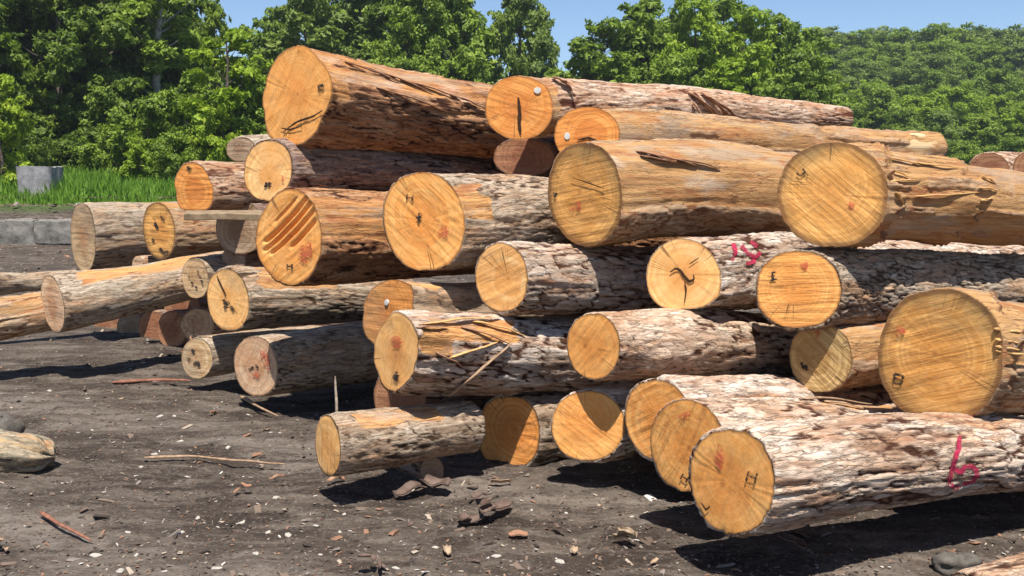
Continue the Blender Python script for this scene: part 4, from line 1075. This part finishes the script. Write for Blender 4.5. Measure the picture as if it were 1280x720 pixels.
def tree_meshes(seed, Hh, W, base, nclump, nleaf, leaf, conic=0.0, droop=.1, flat=.62, trunk_r=.16, crad=(.11, .2)):
    rs = np.random.default_rng(seed)
    Vs, Fs = [], []
    nz = 14; zt = np.linspace(0, Hh * .93, nz)
    bx = np.cumsum(rs.normal(0, .03 * Hh / nz * 2.2, nz)); by = np.cumsum(rs.normal(0, .03 * Hh / nz * 2.2, nz)); bx -= bx[0]; by -= by[0]
    Rt = trunk_r * (1 - zt / (Hh * .96)) ** .8 + .012; Rt[0] *= 1.5
    tube(Vs, Fs, np.stack([bx, by, zt - .15 * (zt == 0)], 1), Rt, 9)
    C, CR = [], []
    for k in range(nclump):
        f = (k + rs.random()) / nclump                       # 0 bottom .. 1 top of crown
        zc = Hh * (base + (1 - base) * f * .97)
        env = (math.sin(math.pi * (.10 + .84 * f ** (.85 + conic * 0))) ** .75) * (1 - conic * f)
        rad = W / 2 * env * (rs.random() ** .45) * rs.uniform(.75, 1.12)
        a = k * 2.399 + rs.normal(0, .5)
        tx, ty = np.interp(zc, zt, bx), np.interp(zc, zt, by)
        c = np.array([tx + rad * math.cos(a), ty + rad * math.sin(a), zc - droop * rad])
        r = W * rs.uniform(*crad) * (.75 + .35 * env)
        C.append(c); CR.append(r)
        zb = max(Hh * .12, zc - (.35 + .5 * rs.random()) * rad - .25)
        s0 = np.array([np.interp(zb, zt, bx), np.interp(zb, zt, by), zb])
        mid = (s0 + c) / 2 + np.array([0, 0, -.08 * rad + .05])
        r0 = max(.018, .38 * np.interp(zb, zt, Rt))
        tube(Vs, Fs, [s0, (s0 + mid) / 2, mid, (mid + c) / 2 + [0, 0, .03], c], [r0, r0 * .8, r0 * .6, r0 * .42, r0 * .2], 5)
    C = np.array(C); CR = np.array(CR)
    # leaves in sprays: each clump is several small sub-clumps
    pr = CR ** 2 / (CR ** 2).sum(); ci = rs.choice(nclump, nleaf, p=pr)
    nsub = 9
    sub = rs.normal(0, 1, (nclump, nsub, 3)); sub /= np.linalg.norm(sub, axis=2)[..., None]; sub *= rs.uniform(.35, 1.0, (nclump, nsub, 1)); sub[..., 2] *= flat
    si = rs.integers(0, nsub, nleaf)
    cen = C[ci] + sub[ci, si] * CR[ci][:, None]
    d = rs.normal(0, 1, (nleaf, 3)); d /= np.linalg.norm(d, axis=1)[:, None]
    rr = rs.random(nleaf) ** .5
    P = cen + d * (rr * CR[ci] * .46)[:, None] * np.array([1, 1, .6])
    out = P - C[ci]; out /= np.linalg.norm(out, axis=1)[:, None] + 1e-6
    nrm = out * .6 + np.array([0, 0, .55]) + rs.normal(0, .55, (nleaf, 3)); nrm /= np.linalg.norm(nrm, axis=1)[:, None]
    tg = np.cross(nrm, rs.normal(0, 1, (nleaf, 3))); tg /= np.linalg.norm(tg, axis=1)[:, None]; bt = np.cross(nrm, tg)
    s = leaf * rs.uniform(.6, 1.3, nleaf)[:, None]
    V = np.stack([P - tg * s, P + bt * s * .48 - tg * s * .1 - nrm * s * .1, P + tg * s, P - bt * s * .48 - tg * s * .1 - nrm * s * .1], 1).reshape(-1, 3)
    me = mesh_np('crown', V, np.arange(4 * nleaf).reshape(-1, 4), False)
    cr_ = rs.random((nclump, nsub))
    put_attr(me, 'lf', np.repeat(np.stack([rs.random(nleaf), cr_[ci, si], rs.random(nleaf)], 1), 4, 0))
    mt = mesh_np('trunk', np.concatenate(Vs), [np.concatenate(Fs)])
    return mt, me, Hh
VAR = {
 'tall1': tree_meshes(1, 11, 5.6, .16, 60, 26000, .125),
 'tall2': tree_meshes(2, 11, 4.6, .14, 56, 24000, .125, conic=.25),
 'tall3': tree_meshes(3, 11, 5.0, .22, 48, 20000, .13, flat=.5),
 'mid1': tree_meshes(4, 9, 4.6, .10, 44, 15000, .15),
 'mid2': tree_meshes(5, 9, 4.0, .10, 40, 13000, .15, conic=.2),
 'mid3': tree_meshes(6, 9, 5.4, .12, 46, 16000, .15, flat=.55),
 'far1': tree_meshes(7, 9, 6.4, .05, 44, 20000, .155, crad=(.13, .22)),
 'far2': tree_meshes(8, 9, 5.4, .05, 42, 18000, .155, conic=.2, crad=(.14, .23)),
 'far3': tree_meshes(9, 9, 7.2, .05, 50, 22000, .155, flat=.55, crad=(.13, .21)),
 'shrub1': tree_meshes(10, 3, 3.2, .03, 26, 9000, .085, trunk_r=.05, crad=(.12, .22)),
 'shrub2': tree_meshes(11, 3, 2.6, .03, 24, 8000, .085, trunk_r=.05, crad=(.12, .22)),
 'sap': tree_meshes(12, 4.5, 2.6, .05, 30, 8500, .105, trunk_r=.07, crad=(.12, .2)),
 'thin': tree_meshes(13, 11, 3.6, .30, 34, 9000, .14, flat=.5, trunk_r=.2, crad=(.10, .18)),
}
CR_CACHE = {}
def plant(var, px, d, top, leaf, label, cat='tree', group=None, wide=1.0, name='tree', trunk=None, yaw=None):
    mt, mc, Hh = VAR[var]
    x = (px - 640) / F * d; z0 = float(gz(x, d))
    H_ = CAMZ + (HZ - top) / F * d - z0
    s = H_ / Hh
    key = (var, leaf)
    if key not in CR_CACHE:
        m2 = mc.copy(); m2.materials.append(LEAF[leaf]); CR_CACHE[key] = m2
    tk = (var, 'trunk', trunk is not None)
    if tk not in CR_CACHE:
        m3 = mt.copy(); m3.materials.append(trunk or M_TRUNK); CR_CACHE[tk] = m3
    r = empty(name, (x, d, z0 - .05)); r.rotation_euler = (0, 0, random.uniform(0, 6.28) if yaw is None else yaw); r.scale = (s * wide, s * wide, s)
    link('trunk', CR_CACHE[tk], None, r); link('crown', CR_CACHE[key], None, r)
    return tag(r, label, cat, group)
GW = 'trees of the dark wood on the left'; LW = 'tall leafy tree in the dense dark wood left of the pile'
for (v, px, d, top, lf, wd) in [('tall1', -60, 36, -160, 'dark', 1), ('tall3', 30, 37, -140, 'dark', .95), ('tall2', 85, 35, -120, 'dark', .95), ('tall1', 140, 38, -170, 'dark', .85), ('tall2', -20, 33, -110, 'mid', .8),
                            ('tall3', 190, 41, -130, 'mid', .75), ('tall2', 236, 40, -60, 'dark', .6), ('tall2', 276, 43, 0, 'mid', .55), ('mid1', 60, 46, -120, 'dark', 1.1), ('mid3', 160, 48, -120, 'dark', 1), ('mid1', 235, 47, -20, 'mid', .8), ('tall1', -130, 42, -150, 'dark', 1.1),
                            ('tall1', 110, 44, -140, 'mid', 1)]:
    plant(v, px, d, top, lf, LW, group=GW, wide=wd)
plant('thin', 205, 37, -120, 'mid', 'slender tree with a pale bare trunk showing through the wood', wide=1.0, trunk=M_TRUNKPALE)
plant('sap', 292, 31, 36, 'bright', 'bright yellow-green young tree at the edge of the wood beside the big butt log', wide=1.05)
plant('sap', 8, 27.5, 92, 'bright', 'bright green sapling in front of the dark wood at the left edge', wide=.9)
plant('sap', 262, 34, 95, 'mid', 'leafy young tree just left of the bright sapling behind the pile', wide=1.2)
GS = 'bushes at the foot of the wood'
for (v, px, d, top, lf, wd) in [('shrub1', 150, 31.5, 150, 'mid', 1.0), ('shrub2', 190, 31, 118, 'mid', .9), ('shrub1', 232, 31.8, 112, 'mid', .9), ('shrub2', 128, 33, 160, 'dark', 1.1), ('shrub1', 285, 30.5, 130, 'bright', .8), ('shrub2', 325, 31, 110, 'mid', .9),
                            ('shrub1', 20, 31, 150, 'dark', 1), ('shrub2', 180, 29.8, 168, 'bright', .9), ('shrub1', 225, 29.5, 160, 'mid', .9), ('shrub2', -20, 30, 150, 'mid', 1.0), ('shrub1', 60, 34, 140, 'dark', 1.1), ('shrub1', 100, 34.5, 130, 'dark', 1.1), ('shrub2', 345, 32, 140, 'mid', 1), ('shrub2', 150, 35, 90, 'dark', 1)]:
    plant(v, px, d, top, lf, 'leafy green bush at the foot of the dark wood, above the bright grass', 'bush', GS, wd, 'bush')
GC = 'trees in the row behind the middle of the pile'
for (v, px, d, top, lf, wd) in [('mid1', 388, 47, -8, 'blue', .95), ('mid2', 450, 48, -45, 'blue', 1.0), ('tall1', 515, 46, -40, 'mid', .8), ('mid3', 568, 48, -30, 'mid', .72), ('tall3', 648, 50, -50, 'blue', .6), ('mid1', 340, 52, 42, 'mid', .9), ('mid2', 425, 53, 10, 'mid', .8), ('mid3', 485, 52, 40, 'mid', .9), ('mid1', 545, 54, 50, 'blue', .8),
                            ('mid3', 352, 57, 18, 'mid', .9), ('mid1', 412, 58, -20, 'mid', 1.0), ('mid3', 478, 59, -30, 'mid', .9), ('mid1', 535, 60, -15, 'blue', .9), ('mid2', 588, 60, 0, 'mid', .9), ('mid3', 630, 61, 20, 'mid', .7), ('mid2', 668, 60, 10, 'blue', .7), ('mid3', 395, 44, 90, 'mid', 1), ('mid1', 455, 44, 80, 'mid', 1), ('mid3', 520, 45, 70, 'mid', 1),
                            ('mid2', 365, 46, 60, 'mid', .9), ('mid1', 620, 56, 105, 'blue', .9), ('mid2', 690, 56, 100, 'mid', .9)]:
    plant(v, px, d, top, lf, 'leafy tree in the row behind the big topmost log, sky showing through', group=GC, wide=wd)
GR = 'trees right of the sky gap behind the pile'
for (v, px, d, top, lf, wd) in [('mid1', 752, 52, 26, 'mid', 1.1), ('mid2', 795, 54, 2, 'mid', 1.0), ('mid3', 730, 55, 70, 'mid', 1), ('mid3', 815, 56, 28, 'mid', 1.1), ('mid1', 900, 56, 0, 'mid', 1), ('mid3', 990, 58, 40, 'mid', 1), ('mid3', 805, 53, 22, 'mid', .75), ('tall3', 868, 50, -18, 'bright', .72), ('mid1', 925, 51, 12, 'bright', .8), ('mid3', 975, 53, 22, 'mid', .8), ('mid2', 1010, 55, 75, 'mid', 1), ('mid2', 780, 47, 90, 'mid', 1), ('mid1', 845, 47, 70, 'mid', 1), ('mid2', 905, 47, 75, 'bright', 1), ('mid1', 720, 58, 95, 'blue', 1), ('mid3', 960, 48, 95, 'mid', 1), ('mid2', 830, 58, 20, 'blue', .9)]:
    plant(v, px, d, top, lf, 'full-crowned green tree behind the right half of the pile, left of the wooded hill', group=GR, wide=wd)
GH = 'trees covering the hill on the right'
rows = [(64, 165, 1010, 1350, 62), (74, 140, 1000, 1350, 56), (86, 118, 1000, 1360, 50), (98, 96, 990, 1360, 46), (110, 78, 985, 1360, 44), (122, 62, 990, 1360, 40), (134, 46, 1000, 1360, 30), (142, 52, 1000, 1360, 30)]
for (d, top, p0, p1, st) in rows:
    px = p0
    while px < p1:
        dd = d + random.uniform(-4, 4)
        tp = top + random.uniform(-12, 14)
        if d == 134: tp = 38 + random.uniform(-7, 10) - 12 * math.exp(-((px - 1190) / 30) ** 2)
        plant(random.choice(['far1', 'far2', 'far3']), px, dd, tp, random.choice(['mid', 'blue', 'mid', 'bright' if d < 100 else 'blue']), 'round-crowned tree among the wood covering the hill on the right', group=GH, wide=random.uniform(1.0, 1.3))
        px += st * random.uniform(.75, 1.2)
for px in range(330, 960, 48):
    plant(random.choice(['far1', 'far3']), px, 120 + random.uniform(-8, 8), 150 + random.uniform(-14, 10), 'blue', 'small distant tree glimpsed under the crowns behind the pile', group='distant trees behind the pile', wide=1.2)

# ------------------------------------------------------------------ air
hz_lo, hz_hi = np.array([gx[0] - 20, gy[0] - 20, float(Z.min()) - 1.0]), np.array([gx[-1] + 20, gy[-1] + 20, 34.0])
c8 = np.array([[i & 1, (i >> 1) & 1, i >> 2] for i in range(8)])
me = mesh_np('haze', hz_lo + c8 * (hz_hi - hz_lo), np.array([[0, 2, 3, 1], [4, 5, 7, 6], [0, 1, 5, 4], [2, 6, 7, 3], [0, 4, 6, 2], [1, 3, 7, 5]]), False)
hm_ = bpy.data.materials.new('haze'); hm_.use_nodes = True; hm_.node_tree.nodes.clear()
ho = hm_.node_tree.nodes.new('ShaderNodeOutputMaterial'); hv = hm_.node_tree.nodes.new('ShaderNodeVolumePrincipled')
hv.inputs['Color'].default_value = (.80, .88, 1.0, 1); hv.inputs['Density'].default_value = .0005; hv.inputs['Anisotropy'].default_value = .2
hm_.node_tree.links.new(hv.outputs[0], ho.inputs['Volume'])
tag(link('haze', me, hm_), kind='stuff', label='thin summer haze over the yard and the wooded hill', cat='haze')

# ------------------------------------------------------------------ light, sky, camera
EL = math.radians(66); azv = np.array([.06, -.62]); azv /= np.linalg.norm(azv)
sd = Vector((azv[0] * math.cos(EL), azv[1] * math.cos(EL), math.sin(EL)))
L_ = bpy.data.lights.new('sun', 'SUN'); L_.energy = 5.0; L_.angle = math.radians(.53); L_.color = (1, .955, .88)
so = bpy.data.objects.new('sun', L_); COL.objects.link(so); so.rotation_euler = (-sd).to_track_quat('-Z', 'Y').to_euler(); so.location = (0, 0, 30)
w = bpy.data.worlds.new('World'); scene.world = w; w.use_nodes = True
nt = w.node_tree; bg = nt.nodes['Background']; sky = nt.nodes.new('ShaderNodeTexSky'); sky.sky_type = 'NISHITA'; sky.sun_disc = False
sky.sun_elevation = EL; sky.sun_rotation = math.atan2(sd.x, sd.y); sky.air_density = .9; sky.dust_density = 0.15; sky.ozone_density = 4.0; sky.altitude = 800
nt.links.new(sky.outputs[0], bg.inputs[0]); bg.inputs[1].default_value = .088
cd = bpy.data.cameras.new('camera'); cam = bpy.data.objects.new('camera', cd); COL.objects.link(cam)
cam.location = CAM.tolist(); cam.rotation_euler = (math.pi / 2 - PITCH, 0, 0); cd.sensor_width = 36; cd.lens = 36 * F / 1280; cd.clip_end = 2000; cd.clip_start = .05
scene.camera = cam
scene.view_settings.view_transform = 'Standard'; scene.view_settings.look = 'None'; scene.view_settings.exposure = 0.7; scene.view_settings.gamma = 1; scene.view_settings.use_curve_mapping = False
scene.cycles.max_bounces = 6; scene.cycles.transparent_max_bounces = 8; scene.cycles.use_denoising = True
